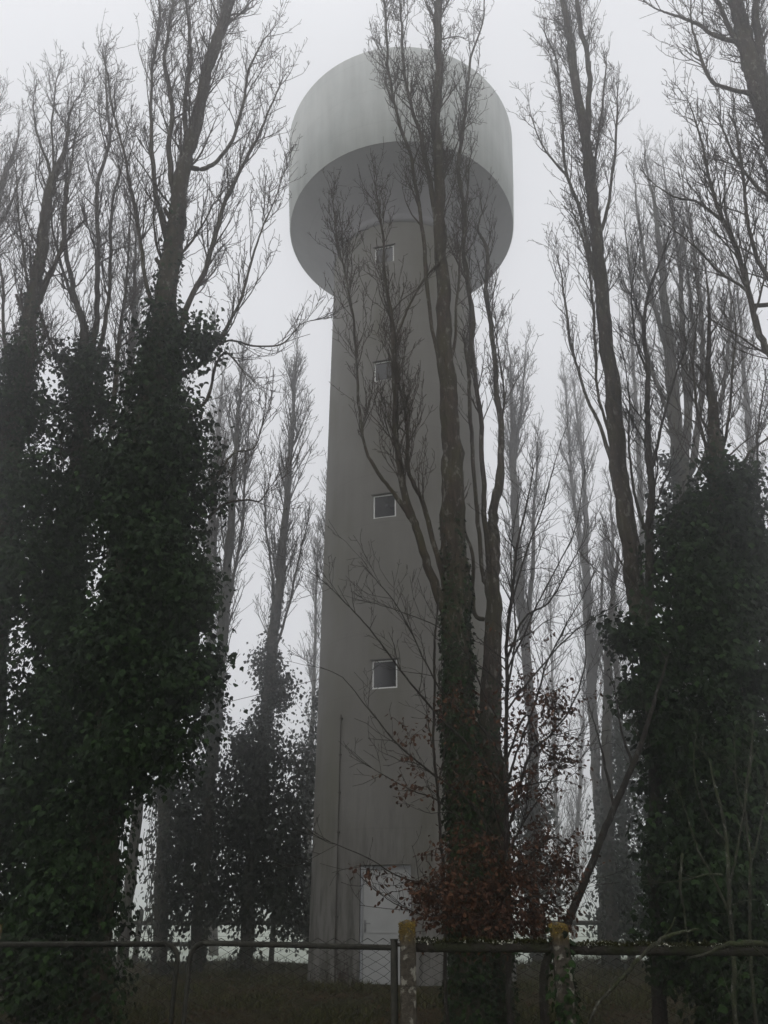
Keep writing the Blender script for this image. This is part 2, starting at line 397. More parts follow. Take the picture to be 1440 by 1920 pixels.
def limb(T, p, d, L, r, lvl, C):
    """one branch and, below it, its own twigs.  C: dict of habits"""
    rn = T.r; seg = C['seg'][lvl]; n = max(2, int(round(L / seg))); n = min(n, 16); s = L / n
    pts = []; dirs = []; p = p.copy(); d = d.copy()
    wan = C['wander'][lvl]; up = C['up'][lvl]; rt = max(C['rmin'], r * .28)
    for i in range(n + 1):
        t = i / n; pts.append((p.x, p.y, p.z, max(C['rmin'], r + (rt - r) * t))); dirs.append(d.copy())
        d = d + Vector((rn.gauss(0, wan), rn.gauss(0, wan), rn.gauss(0, wan) + up)); d.normalize()
        p = p + d * s
    T.add(pts, C['k'][lvl])
    if lvl + 1 < len(C['seg']):
        m = L * C['dens'][lvl]; m = int(m) + (rn.random() < m - int(m))
        for _ in range(m):
            t = rn.uniform(C['t0'][lvl], 1) ; f = t * n; i = min(n - 1, int(f)); u = f - i
            q = Vector(pts[i][:3]).lerp(Vector(pts[i + 1][:3]), u); dd = dirs[min(i + 1, n)]
            ang = R(rn.uniform(*C['ang'][lvl])); pv = perp(rn, dd)
            if pv.z < 0 and rn.random() < .6: pv = -pv
            nd = (dd * math.cos(ang) + pv * math.sin(ang)).normalized()
            ll = C['len'][lvl] * rn.uniform(.45, 1.25) * (1.1 - .55 * t) * min(1, .35 + L / C['ref'][lvl])
            rr = max(C['rmin'], pts[i][3] * rn.uniform(.4, .62))
            limb(T, q, nd, ll, rr, lvl + 1, C)
def catmull(P, per):
    out = []
    n = len(P)
    for i in range(n - 1):
        a = P[max(0, i - 1)]; b = P[i]; c = P[i + 1]; d = P[min(n - 1, i + 2)]
        for j in range(per):
            t = j / per
            out.append([.5 * (2 * b[k] + (c[k] - a[k]) * t + (2 * a[k] - 5 * b[k] + 4 * c[k] - d[k]) * t * t + (3 * b[k] - a[k] - 3 * c[k] + d[k]) * t ** 3) for k in range(4)])
    out.append(list(P[-1])); return out
WS = .7
def path(px, Y, ws=1):
    """pixel path [(px,py,width px,extra distance)] -> world spline [(x,y,z,r)]"""
    P = []
    for q in px:
        y = Y + (q[3] if len(q) > 3 else 0); w_ = at(q[0], q[1], y)
        P.append((w_.x, w_.y, w_.z, wid(q[2], q[1], y) / 2 * WS * ws))
    return P
def stem(T, P, k, C, t0, per=6, n_=None, rough=.0, Lmax=2.5, taper=.42, dens=2.2, ang=(18, 38), topz=None, dead=.07, lmin=.5):
    """a trunk or leader through P with side branches from fraction t0 upwards"""
    rn = T.r; S_ = catmull(P, per)
    ph = [rn.uniform(0, 6.3) for _ in range(6)]; sc_ = .012 + .028 * P[0][3]
    for i, q in enumerate(S_):
        w_ = rough * q[3] * .6 + .003; f_ = min(1, i / 5)
        q[0] += rn.gauss(0, w_) + f_ * sc_ * (math.sin(q[2] * 2.1 + ph[0]) + .6 * math.sin(q[2] * 5.3 + ph[1])); q[1] += rn.gauss(0, w_) + f_ * sc_ * (math.sin(q[2] * 2.4 + ph[2]) + .6 * math.sin(q[2] * 4.7 + ph[3]))
        q[3] *= 1 + rn.uniform(-rough, rough) * .25
    e0, e1 = Vector(S_[-2][:3]), Vector(S_[-1][:3])
    for _ in range(3):
        dd_ = ((e1 - e0).normalized() + Vector((rn.gauss(0, .22), rn.gauss(0, .22), .1))).normalized(); limb(T, e1, dd_, Lmax * rn.uniform(.35, .6), S_[-1][3] * .8, 0, C)
    L = [0]
    for a, b in zip(S_, S_[1:]): L.append(L[-1] + math.dist(a[:3], b[:3]))
    tot = L[-1]; topz = topz or S_[-1][2] + 1
    m = int(tot * (1 - t0) * dens)
    for _ in range(m):
        s = (t0 + (1 - t0) * rn.random()) * tot
        i = next(j for j in range(1, len(L)) if L[j] >= s) - 1; u = (s - L[i]) / max(1e-6, L[i + 1] - L[i])
        a = Vector(S_[i][:3]); b = Vector(S_[i + 1][:3]); q = a.lerp(b, u); d = (b - a).normalized()
        r = S_[i][3]; az = rn.uniform(0, 2 * math.pi); an = R(rn.uniform(*ang))
        h = Vector((math.cos(az), math.sin(az), 0)); h = (h - d * h.dot(d)).normalized()
        nd = d * math.cos(an) + h * math.sin(an)
        ll = min(Lmax * rn.uniform(.4, 1.1), max(lmin, (topz - q.z) * taper) * rn.uniform(.7, 1.1))
        if rn.random() < dead: T.add([(*q, r * .3), (*(q + nd * .2), r * .26), (*(q + nd * rn.uniform(.3, .6)), r * .22)], 5); continue
        limb(T, q, nd, ll, min(r * .5, max(C['rmin'] * 1.7, .0115 * ll + .003)), 0, C)
    return [tuple(q) for q in S_]

# habits: near crowns, far crowns
NEAR = dict(seg=[.22, .12, .07], wander=[.10, .15, .24], up=[.13, .15, .15], rmin=.0043, k=[5, 3, 3], dens=[4.6, 7.0], t0=[.12, .1],
            ang=[(13, 32), (22, 52)], len=[1.2, .22], ref=[1.3, .8])
DENSE = dict(NEAR); DENSE.update(dens=[4.6, 6.5], len=[1.25, .22])
FAR = dict(seg=[.5, .3, .2], wander=[.06, .10, .16], up=[.07, .08, .08], rmin=.0062, k=[4, 3, 3], dens=[4.5, 4.5], t0=[.1, .1],
           ang=[(18, 40), (22, 50)], len=[.95, .36], ref=[1.8, 1.0])

# ------------------------------------------------------------------ leaves
IVY = np.array([(0, -.08, 0), (.34, -.02, -.05), (.52, .34, -.12), (.30, .50, -.02), (0, 1.0, -.16), (-.30, .50, -.02), (-.52, .34, -.12), (-.34, -.02, -.05)])
IVYF = [(0, 1, 2, 3), (0, 3, 4, 5), (0, 5, 6, 7)]
OVAL = np.array([(0, 0, 0), (.30, .35, .07), (.22, .78, .03), (0, 1.0, -.12), (-.22, .78, .03), (-.30, .35, .07)])
OVALF = [(0, 1, 2, 3), (0, 3, 4, 5)]
QUADL = np.array([(0, 0, 0), (.42, .45, -.08), (0, 1, -.1), (-.42, .45, -.08)]); QUADF = [(0, 1, 2, 3)]
def leaves(P, tip, nrm, size, shape=IVY, faces=IVYF):
    """P (n,3) roots, tip direction, rough normal, size -> verts, quads"""
    tip = tip / (np.linalg.norm(tip, axis=1, keepdims=True) + 1e-9)
    nrm = nrm - tip * np.sum(nrm * tip, 1, keepdims=True); nrm /= np.linalg.norm(nrm, axis=1, keepdims=True) + 1e-9
    sd = np.cross(tip, nrm)
    v = P[:, None, :] + size[:, None, None] * (shape[None, :, 0:1] * sd[:, None, :] + shape[None, :, 1:2] * tip[:, None, :] + shape[None, :, 2:3] * nrm[:, None, :])
    k = len(shape); b = (np.arange(len(P)) * k)[:, None]
    q = np.concatenate([b + np.array(f)[None, :] for f in faces])
    return v.reshape(-1, 3), q
def foliage(name, parent, blobs, material, seed, size, dens, clump=.16, per=14, shape=IVY, faces=IVYF, origin=(0, 0, 0), hollow=.45, droop=1.0):
    """leaf clumps through ellipsoids: blobs [(centre, (rx,ry,rz))]"""
    g = np.random.default_rng(seed); PP = []; NN = []; lumps = []
    for c, rad in blobs:      # break each mass into overlapping boughs so that the outline is ragged and deep gaps stay between
        c = np.array(c); rad = np.array(rad); k = 9
        for _ in range(k):
            d = g.normal(size=3); d /= np.linalg.norm(d); fr = g.uniform(.5, .95)
            sc = rad.mean() * g.uniform(.24, .50)
            lumps.append((c + d * rad * fr, np.array([sc * g.uniform(.8, 1.3), sc * g.uniform(.8, 1.3), sc * g.uniform(.9, 1.6)])))
        lumps.append((c, rad * .72))
    for c, rad in lumps:
        c = np.array(c); rad = np.array(rad)
        area = (rad[0] * rad[2] + rad[1] * rad[2] + rad[0] * rad[1]) * 4.2
        n = max(3, int(area * dens * .42 / per))
        d = g.normal(size=(n, 3)); d /= np.linalg.norm(d, axis=1, keepdims=True)
        rr = (hollow + (1.08 - hollow) * g.random(n) ** .6)[:, None]; out_ = g.random(n) < .05; rr[out_] *= g.uniform(1.05, 1.28, (int(out_.sum()), 1))
        cc = c + d * rad * rr
        m = g.integers(int(per * .5), int(per * 1.5) + 1, n); ii = np.repeat(np.arange(n), m)
        cs = clump * (.6 + .8 * g.random(n))
        P = cc[ii] + g.normal(size=(len(ii), 3)) * cs[ii][:, None] * np.array([1, 1, 1.15]) * .6
        PP.append(P); NN.append(d[ii])
    P = np.concatenate(PP); D = np.concatenate(NN); n = len(P)
    keep = P[:, 2] > -.05; P = P[keep]; D = D[keep]; n = len(P)
    nr = D * .8 + g.normal(size=(n, 3)) * .45 + np.array([0, 0, .55])
    tp = D * .5 + g.normal(size=(n, 3)) * .5 + np.array([0, 0, -droop])
    sz = size * (.5 + .95 * g.random(n) ** 1.3)
    v, q = leaves(P, tp, nr, sz, shape, faces)
    return build(name, v, [q], material, parent, inv=origin)
def wrap(path_, seed, size, dens, thick, z0, z1):
    """ivy clinging to a stem: roots, tip, normal arrays"""
    g = np.random.default_rng(seed); A = np.array(path_)
    out = []
    for a, b in zip(A, A[1:]):
        if b[2] < z0 or a[2] > z1: continue
        L = np.linalg.norm(b[:3] - a[:3]); r = (a[3] + b[3]) / 2
        f = min(1, max(.12, (z1 - a[2]) / (z1 - z0) * 2.2))
        n = int(L * 2 * math.pi * (r + thick * .5) * dens * f)
        if n < 1: continue
        t = g.random((n, 1)); th = g.random(n) * 2 * math.pi
        h = np.stack([np.cos(th), np.sin(th), 0 * th], 1)
        off = r + thick * f * g.random(n) ** 1.7
        out.append((a[None, :3] + (b - a)[None, :3] * t + h * off[:, None], h))
    if not out: return np.zeros((0, 3)), np.zeros((0, 3)), np.zeros((0, 3)), np.zeros(0)
    P = np.concatenate([o[0] for o in out]); H = np.concatenate([o[1] for o in out]); n = len(P)
    return P, H * .5 + g.normal(size=(n, 3)) * .4 + np.array([0, 0, -.9]), H + g.normal(size=(n, 3)) * .4 + np.array([0, 0, .3]), size * g.uniform(.5, 1.25, n)
def B(px, py, rx, rz, Y, ry=None):
    """a foliage blob by its outline in the photo"""
    c = at(px, py, Y); e = PITCH + math.atan((960 - py) / F)
    X = wid(rx, py, Y); Z = abs(at(px, py - rz, Y).z - at(px, py + rz, Y).z) / 2
    return (tuple(c), (X, ry if ry else X * .8, Z))

def tree(name, label, Y, trunk, leaders=(), C=NEAR, seed=1, t0=.3, cat='tree', group=None, barkm='bark', twigm='twig', ivy=None, blobs=(), ivym='ivy',
         leaf=.075, bdens=260, dens=2.2, Lmax=2.5, k=22, rough=.10, topz=None, ang=(18, 38), wdens=700, wthick=.16, berries=0, shape=IVY, faces=IVYF, taper=.42, clump=.16, ldens=None, hollow=.45, per=14, kper=9):
    P = path(trunk, Y)
    if P[0][2] > 0:  # carry the trunk down into the ground
        d = P[0][2] + .15; x = P[0][0]; P = [(x + .06 * d * (1 if x > 0 else -1) * 0, P[0][1], -.15, P[0][3] * 1.25)] + P
    base = (P[0][0], P[0][1], 0)
    root = empty(name, base, label=label, cat=cat, group=group)
    TT = Tree(seed); TC_ = Tree(seed + 1000); TC_.r = TT.r
    n0 = len(P)
    S_ = stem(TC_, P, k, C, t0, per=kper, rough=rough, Lmax=Lmax, dens=dens, topz=topz, ang=ang, taper=taper)
    TT.add(S_, k)
    paths = [S_]
    for l in leaders:
        opt = dict(dens=ldens or dens, t0=.15, Lmax=Lmax * .7)
        if isinstance(l, dict): opt.update({a: b for a, b in l.items() if a != 'p'}); l = l['p']
        p_ = path(l, Y, .82)
        if Y < 18 or True:      # spring from the nearest point of the stems already there
            a0 = Vector(p_[0][:3]); best = min(((Vector(q[:3]) - a0 - Vector((0, 0, -.15))).length, j, q) for j, P2 in enumerate(paths) for q in P2[1:])
            q = best[2]
            if (Vector(q[:3]) - a0).length > .03: p_ = [(q[0], q[1], q[2], min(q[3] * .8, p_[0][3] * 1.15))] + p_
        s_ = stem(TC_, p_, 8, C, opt['t0'], rough=rough, Lmax=opt['Lmax'], dens=opt['dens'], ang=ang, topz=p_[-1][2] + .8, lmin=.5, taper=taper)
        TT.add(s_, 8); paths.append(s_)
    v, f = TT.mesh(); build('trunk', v, f, M[barkm], root, smooth=True, inv=base)
    if TC_.l:
        v, f = TC_.mesh(); build('crown', v, f, M[twigm], root, smooth=True, inv=base)
    if ivy or blobs:
        VV = []; QQ = []; b = 0
        if ivy:
            for (pi, z0, z1) in ivy:
                p_, t_, n_, s_ = wrap(paths[pi], seed + pi, leaf, wdens, wthick, z0, z1)
                v, q = leaves(p_, t_, n_, s_, shape, faces); VV.append(v); QQ.append(q + b); b += len(v)
            build('ivy', np.concatenate(VV), [np.concatenate(QQ)], M[ivym], root, inv=base)
        if blobs:
            foliage('ivy_bush', root, blobs, M[ivym], seed + 77, leaf, bdens, clump=clump, origin=base, shape=shape, faces=faces, hollow=hollow, per=per)
    return root, paths

GRPN = 'tall bare poplars around the tower'
# ------------------------------------------------------------------ the bare poplar in front of the tower
tree('poplar_tree', 'tall bare poplar with ivy on its lower trunk standing in front of the tower', 10.5,
     [(885,1960,116), (878,1700,100), (868,1480,88), (860,1300,80), (853,1100,72), (850,950,60), (843,800,48), (835,650,42), (828,520,33), (826,400,28), (818,250,25), (822,120,22), (820,0,17), (814,-120,11), (812,-240,5)],
     leaders=[
       dict(p=[(850,1180,40), (812,1090,30), (785,1010,26), (765,950,25), (748,860,20), (741,760,19), (737,650,17), (735,590,14), (722,520,10), (716,440,7), (705,350,4)], t0=.25, Lmax=1.1),
       dict(p=[(765,960,20), (735,920,13), (705,880,12), (680,830,9), (672,740,9), (668,650,8), (655,560,7), (640,480,5), (625,390,3)], t0=.2, Lmax=.9),
       dict(p=[(835,1110,22), (815,1030,18), (797,950,16), (770,890,13), (762,800,9), (745,700,6), (740,650,5)], t0=.3, Lmax=.9),
       dict(p=[(843,800,22), (815,640,12), (800,520,14), (790,420,12), (772,300,11), (745,220,10), (728,120,8), (722,20,6), (716,-60,3)], t0=.35, Lmax=1.2),
       dict(p=[(832,560,24), (820,450,20), (805,330,16), (790,260,13), (768,190,11), (755,90,8), (748,-20,5)], t0=.3, Lmax=1.2),
       dict(p=[(740,640,10), (760,590,8), (775,560,7), (800,520,6), (830,480,3)], t0=.3, Lmax=.5),
       dict(p=[(838,700,16), (852,650,10), (858,560,8), (862,480,7), (875,400,6), (880,300,4)], t0=.3, Lmax=.8),
     ], C=NEAR, seed=11, t0=.50, dens=7.5, ldens=6.5, Lmax=1.5, ang=(14, 34), ivy=[(0, -.1, 6.6)], leaf=.055, wdens=1000, wthick=.08, taper=.5)
tree('poplar_tree', 'twin poplar stem with broken snags close to the right of the central trunk', 11.3,
     [(930,1950,92), (925,1700,86), (920,1450,66), (922,1200,46), (925,1050,36), (928,950,24), (938,850,17), (936,760,15), (925,650,12), (912,560,11), (915,470,9), (895,430,6), (902,400,3)],
     leaders=[
       dict(p=[(918,1080,20), (910,960,17), (905,880,16), (898,760,15), (885,650,13), (880,560,11), (872,470,9), (868,400,9), (862,330,5)], t0=.3, Lmax=.9),
       dict(p=[(880,680,17), (885,590,14), (870,480,12), (872,400,9), (860,330,12), (868,240,11), (878,160,9), (885,100,7), (905,40,5), (912,-40,3)], t0=.45, Lmax=1.1),
       dict(p=[(905,1080,14), (893,960,14), (888,860,13), (880,760,13), (876,680,11), (872,640,8)], t0=.6, Lmax=.5),
       dict(p=[(925,960,14), (945,900,12), (938,820,9), (943,750,7), (938,680,5), (928,610,3)], t0=.3, Lmax=.8),
       dict(p=[(890,1150,14), (888,1050,12), (872,1000,9), (868,940,7)], t0=.8, Lmax=.3),
     ], C=NEAR, seed=12, t0=.62, dens=3.6, ldens=4.0, Lmax=1.1, ang=(14, 34), ivy=[(0, -.1, 4.6)], leaf=.05, wdens=600, wthick=.08)

# ------------------------------------------------------------------ left side, near ivy-clad trees
tree('poplar_tree', 'largest ivy-clad poplar left of the tower with its bare top leaning right', 10.0,
     [(150,2040,100), (172,1800,95), (215,1300,84), (250,1000,74), (285,760,66), (308,600,56), (322,470,50), (335,370,40), (352,290,34), (374,200,30), (398,100,28), (420,30,24), (436,-40,20), (455,-170,12), (470,-300,5)],
     leaders=[
       dict(p=[(330,640,24), (355,570,19), (385,500,17), (410,420,15), (435,350,12), (470,280,10), (500,220,7), (525,160,4)], t0=.15, Lmax=1.6),
       dict(p=[(348,312,20), (378,318,15), (410,300,12), (440,250,11), (458,180,9), (470,120,7), (500,70,4)], t0=.25, Lmax=1.3),
       dict(p=[(300,650,18), (280,560,14), (262,440,12), (245,360,10), (232,280,8), (210,200,6), (196,110,4)], t0=.3, Lmax=1.2),
       dict(p=[(318,480,20), (296,380,16), (285,280,14), (282,200,10), (290,100,9), (300,20,6), (292,-60,4)], t0=.2, Lmax=1.3),
       dict(p=[(332,400,22), (318,290,18), (322,200,15), (310,120,12), (318,40,9), (330,-60,6)], t0=.2, Lmax=1.2),
       dict(p=[(352,300,20), (345,200,14), (358,120,12), (352,40,9), (345,-60,6)], t0=.2, Lmax=1.2),
       dict(p=[(370,690,13), (410,640,11), (450,560,9), (478,470,7), (505,400,5), (530,330,3)], t0=.15, Lmax=1.4),
       dict(p=[(385,660,9), (430,640,7), (480,650,6), (530,645,5), (565,610,3), (590,600,2)], t0=.3, Lmax=.9),
       dict(p=[(380,760,12), (400,690,9), (425,660,8), (455,700,4)], t0=.3, Lmax=.8),
       dict(p=[(372,930,11), (410,890,9), (440,850,7), (478,840,5), (490,800,3)], t0=.2, Lmax=1.1),
       dict(p=[(385,970,10), (420,945,9), (460,938,7), (485,940,5), (500,920,3)], t0=.3, Lmax=.8),
       dict(p=[(398,100,16), (425,40,13), (445,-20,9), (465,-90,5)], t0=.2, Lmax=1.0),
     ], C=DENSE, seed=21, t0=.42, dens=6.5, ldens=5.5, Lmax=1.9, ang=(16, 38),
     ivy=[(0, .1, 12.6)], leaf=.07, wdens=420, wthick=.30,
     blobs=[B(300,650,60,80,10), B(290,720,75,90,10), B(380,650,30,60,9.8), B(300,850,95,110,9.8), B(255,960,110,110,9.8), B(320,960,80,90,9.8), B(330,1060,85,90,9.3),
            B(270,1120,110,100,9.6), B(350,1130,58,70,9.3), B(220,1250,120,110,9.6), B(330,1290,85,75,9.2), B(375,1240,38,30,9.1), B(240,1400,110,90,9.6), B(310,1390,60,60,9.2),
            B(150,1540,80,110,9.8), B(75,1700,80,130,9.6), B(40,1840,95,120,9.6), B(215,1450,50,45,9.5)], bdens=620, clump=.19, hollow=.3, per=16)
tree('poplar_tree', 'ivy-covered poplar at the left edge with a slanting bare top', 11.5,
     [(-70,1960,80), (-40,1600,72), (0,1100,62), (20,850,54), (45,680,42), (62,560,34), (82,430,26), (98,340,20), (118,290,13), (128,240,8), (140,190,3)],
     leaders=[
       dict(p=[(60,600,18), (90,520,15), (122,440,12), (125,360,8), (135,290,6), (150,230,3)], t0=.2, Lmax=1.2),
       dict(p=[(98,340,12), (80,280,8), (66,230,6), (62,180,3)], t0=.2, Lmax=.8),
       dict(p=[(98,360,12), (100,290,8), (98,220,6), (105,150,3)], t0=.1, Lmax=.8),
       dict(p=[(30,760,14), (10,650,11), (5,540,9), (-10,450,6)], t0=.2, Lmax=1.2),
       dict(p=[(40,700,14), (55,600,9), (45,480,8), (35,400,6), (30,330,4)], t0=.2, Lmax=1.2),
     ], C=DENSE, seed=22, t0=.36, dens=6.5, ldens=5.5, Lmax=1.7, ang=(16, 40), ivy=[(0, -.1, 13)], leaf=.075, wdens=300, wthick=.35,
     blobs=[B(40,690,45,70,11.5), B(30,800,60,90,11.5), B(60,930,80,110,11.3), B(50,1080,90,110,11.2), B(60,1240,100,120,11), B(60,1400,110,110,10.8), B(40,1560,110,120,10.8), B(20,1720,100,110,10.8)], bdens=500, clump=.2, hollow=.3, per=16)
tree('poplar_tree', 'forked many-stemmed bare poplar between the two ivy-clad trees on the left', 12.5,
     [(85,1920,60), (100,1500,56), (125,1150,50), (145,900,44), (158,740,34), (160,640,26), (150,590,17), (135,540,13), (125,470,11), (118,400,8), (125,330,4)],
     leaders=[
       dict(p=[(162,700,24), (178,620,19), (184,540,17), (182,430,14), (185,340,12), (205,260,10), (200,180,7), (196,120,4)], t0=.25, Lmax=1.5),
       dict(p=[(170,690,18), (195,620,15), (205,540,12), (208,440,10), (215,360,8), (230,300,5)], t0=.2, Lmax=1.3),
       dict(p=[(205,820,18), (215,720,15), (222,640,12), (235,560,9), (240,470,7), (246,380,4)], t0=.2, Lmax=1.2),
       dict(p=[(135,560,12), (115,500,9), (100,430,7), (95,360,4)], t0=.2, Lmax=1.0),
       dict(p=[(150,760,16), (110,680,11), (80,600,9), (60,520,6)], t0=.2, Lmax=1.2),
     ], C=DENSE, seed=23, t0=.40, dens=6, ldens=5.5, Lmax=1.5, ang=(16, 40), ivy=[(0, -.1, 10.8)], leaf=.075, wdens=260, wthick=.4,
     blobs=[B(155,690,55,50,12.5), B(150,790,60,80,12.5), B(190,900,60,80,12.3), B(150,1000,70,90,12.3), B(140,1170,80,100,12.2), B(150,1330,80,100,12.2), B(180,1440,60,60,12)], bdens=500, clump=.2, hollow=.3, per=16)
tree('poplar_tree', 'bare poplar cut by the left edge of the picture with thin pale twigs', 15,
     [(-190,1900,60), (-140,1300,50), (-70,700,38), (-25,480,28), (-5,370,20), (20,300,10), (35,260,3)],
     leaders=[dict(p=[(-40,520,14), (-30,380,10), (-20,270,7), (0,190,3)], t0=.1, Lmax=1.5), dict(p=[(-30,460,14), (10,400,9), (40,330,4)], t0=.1, Lmax=1.2)],
     C=NEAR, seed=24, t0=.5, dens=6, Lmax=1.9, ivy=[(0, -.1, 9)], leaf=.075, wdens=200, wthick=.3)

# ------------------------------------------------------------------ right side, near trees
tree('poplar_tree', 'slender bare poplar leaning left, rising out of the ivy right of the tower', 11.0,
     [(1345,1960,70), (1310,1700,64), (1262,1430,58), (1222,1230,54), (1192,1100,50), (1170,950,45), (1152,780,41), (1138,640,36), (1122,480,30), (1108,350,29), (1092,230,24), (1072,100,18), (1058,0,15), (1045,-120,9), (1036,-240,4)],
     leaders=[
       dict(p=[(1100,300,20), (1105,200,18), (1100,100,16), (1083,20,14), (1072,-60,9), (1062,-160,4)], t0=.2, Lmax=1.0),
       dict(p=[(1160,900,20), (1125,800,12), (1090,720,10), (1070,640,9), (1060,560,7), (1045,490,4)], t0=.4, Lmax=.8),
       dict(p=[(1130,560,20), (1108,480,15), (1082,380,12), (1062,320,10), (1052,210,8), (1045,120,6), (1020,60,4)], t0=.25, Lmax=1.0),
       dict(p=[(1118,450,14), (1138,400,11), (1148,330,9), (1156,230,7), (1160,170,4)], t0=.2, Lmax=.8),
       dict(p=[(1120,460,14), (1112,380,11), (1118,300,8), (1128,200,7), (1138,120,4)], t0=.2, Lmax=.8),
       dict(p=[(1182,1010,18), (1150,850,11), (1120,730,9), (1115,600,9), (1098,470,8), (1075,400,5)], t0=.35, Lmax=.9),
       dict(p=[(1062,330,8), (1030,290,6), (1002,240,4), (992,200,2)], t0=.2, Lmax=.6),
       dict(p=[(1098,260,14), (1075,160,11), (1062,60,9), (1048,-20,6), (1040,-80,3)], t0=.2, Lmax=.9),
     ], C=NEAR, seed=31, t0=.42, dens=7.0, ldens=5.5, Lmax=1.25, ang=(14, 34), ivy=[(0, -.1, 4.2)], leaf=.07, wdens=320, wthick=.25, taper=.5)
tree('poplar_tree', 'dark reddish bare stem forking upward beside the leaning poplar on the right', 10.4,
     [(1235,1960,40), (1228,1500,34), (1224,1200,26), (1218,1080,22), (1216,990,20), (1222,900,18), (1215,800,14), (1212,700,12), (1208,610,10), (1215,560,8), (1240,480,5), (1262,420,3)],
     leaders=[
       dict(p=[(1216,1010,14), (1200,960,11), (1185,900,9), (1178,820,7), (1180,740,5), (1172,680,3)], t0=.2, Lmax=.9),
       dict(p=[(1224,860,10), (1245,790,8), (1262,720,7), (1285,650,5), (1290,600,3)], t0=.2, Lmax=1.0),
       dict(p=[(1212,700,9), (1190,620,7), (1185,540,5), (1195,460,3)], t0=.1, Lmax=.9),
     ], C=NEAR, seed=32, t0=.42, dens=4, ldens=4.5, Lmax=1.2, ang=(20, 45), twigm='beechbark', barkm='beechbark')
tree('poplar_tree', 'big bare poplar filling the top right corner with thick pale limbs', 9.0,
     [(1900,2100,90), (1780,1500,80), (1640,950,66), (1560,650,56), (1500,420,52), (1450,260,48), (1420,170,44), (1398,80,38), (1378,0,32), (1362,-90,22), (1345,-230,9)],
     leaders=[
       dict(p=[(1440,220,34), (1425,120,28), (1418,20,24), (1415,-80,16), (1420,-200,7)], t0=.2, Lmax=1.1),
       dict(p=[(1400,85,20), (1345,70,13), (1305,45,11), (1265,30,8), (1235,20,5), (1212,5,3)], t0=.25, Lmax=.9),
       dict(p=[(1425,180,18), (1375,170,13), (1330,150,11), (1310,90,9), (1298,40,6), (1290,-40,3)], t0=.3, Lmax=.9),
       dict(p=[(1465,680,24), (1430,640,21), (1405,560,18), (1385,480,16), (1360,420,13), (1340,370,11), (1322,300,9), (1308,240,6), (1290,190,3)], t0=.1, Lmax=1.4),
       dict(p=[(1460,560,16), (1420,480,13), (1400,400,11), (1390,310,10), (1382,240,6)], t0=.1, Lmax=1.2),
       dict(p=[(1405,120,18), (1372,60,15), (1345,0,12), (1330,-70,7)], t0=.1, Lmax=1.0),
       dict(p=[(1500,450,18), (1450,380,13), (1410,340,10), (1375,290,8), (1350,230,5)], t0=.1, Lmax=1.2),
       dict(p=[(1350,410,10), (1310,380,8), (1265,370,6), (1225,345,3)], t0=.2, Lmax=.8),
       dict(p=[(1395,540,9), (1350,510,7), (1310,470,6), (1262,430,3)], t0=.2, Lmax=.9),
     ], C=DENSE, seed=33, t0=.5, dens=7, ldens=6, Lmax=1.4, ang=(18, 42))
tree('poplar_tree', 'hazy many-stemmed poplar behind the ivy mass on the right', 19,
     [(1300,1850,60), (1290,1300,56), (1282,1000,50), (1278,880,42), (1262,780,30), (1258,700,26), (1250,600,22), (1240,500,17), (1232,420,12), (1220,350,7), (1208,290,3)],
     leaders=[
       dict(p=[(1276,860,28), (1268,740,22), (1252,660,18), (1222,560,14), (1205,470,11), (1195,390,8), (1188,330,3)], t0=.2, Lmax=2),
       dict(p=[(1285,860,26), (1288,740,22), (1280,640,20), (1278,560,16), (1270,460,12), (1255,380,7), (1242,300,3)], t0=.2, Lmax=2),
       dict(p=[(1295,880,26), (1312,780,20), (1318,680,18), (1315,600,16), (1302,480,12), (1290,400,8), (1275,310,3)], t0=.2, Lmax=2),
       dict(p=[(1305,900,20), (1345,780,15), (1362,680,12), (1370,600,9), (1365,500,4)], t0=.2, Lmax=2),
       dict(p=[(1290,820,20), (1295,720,18), (1300,620,14), (1290,520,10), (1280,440,5)], t0=.2, Lmax=1.6),
       dict(p=[(1262,800,16), (1225,700,12), (1200,600,10), (1180,500,7), (1172,420,3)], t0=.2, Lmax=2),
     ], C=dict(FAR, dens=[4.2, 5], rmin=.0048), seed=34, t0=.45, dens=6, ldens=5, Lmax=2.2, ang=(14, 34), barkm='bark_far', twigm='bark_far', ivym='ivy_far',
     ivy=[(0, -.1, 11.6), (1, 8, 11.5), (2, 8, 12)], leaf=.10, wdens=130, wthick=.5,
     blobs=[B(1270,900,40,70,19), B(1262,990,45,70,19)], bdens=150)
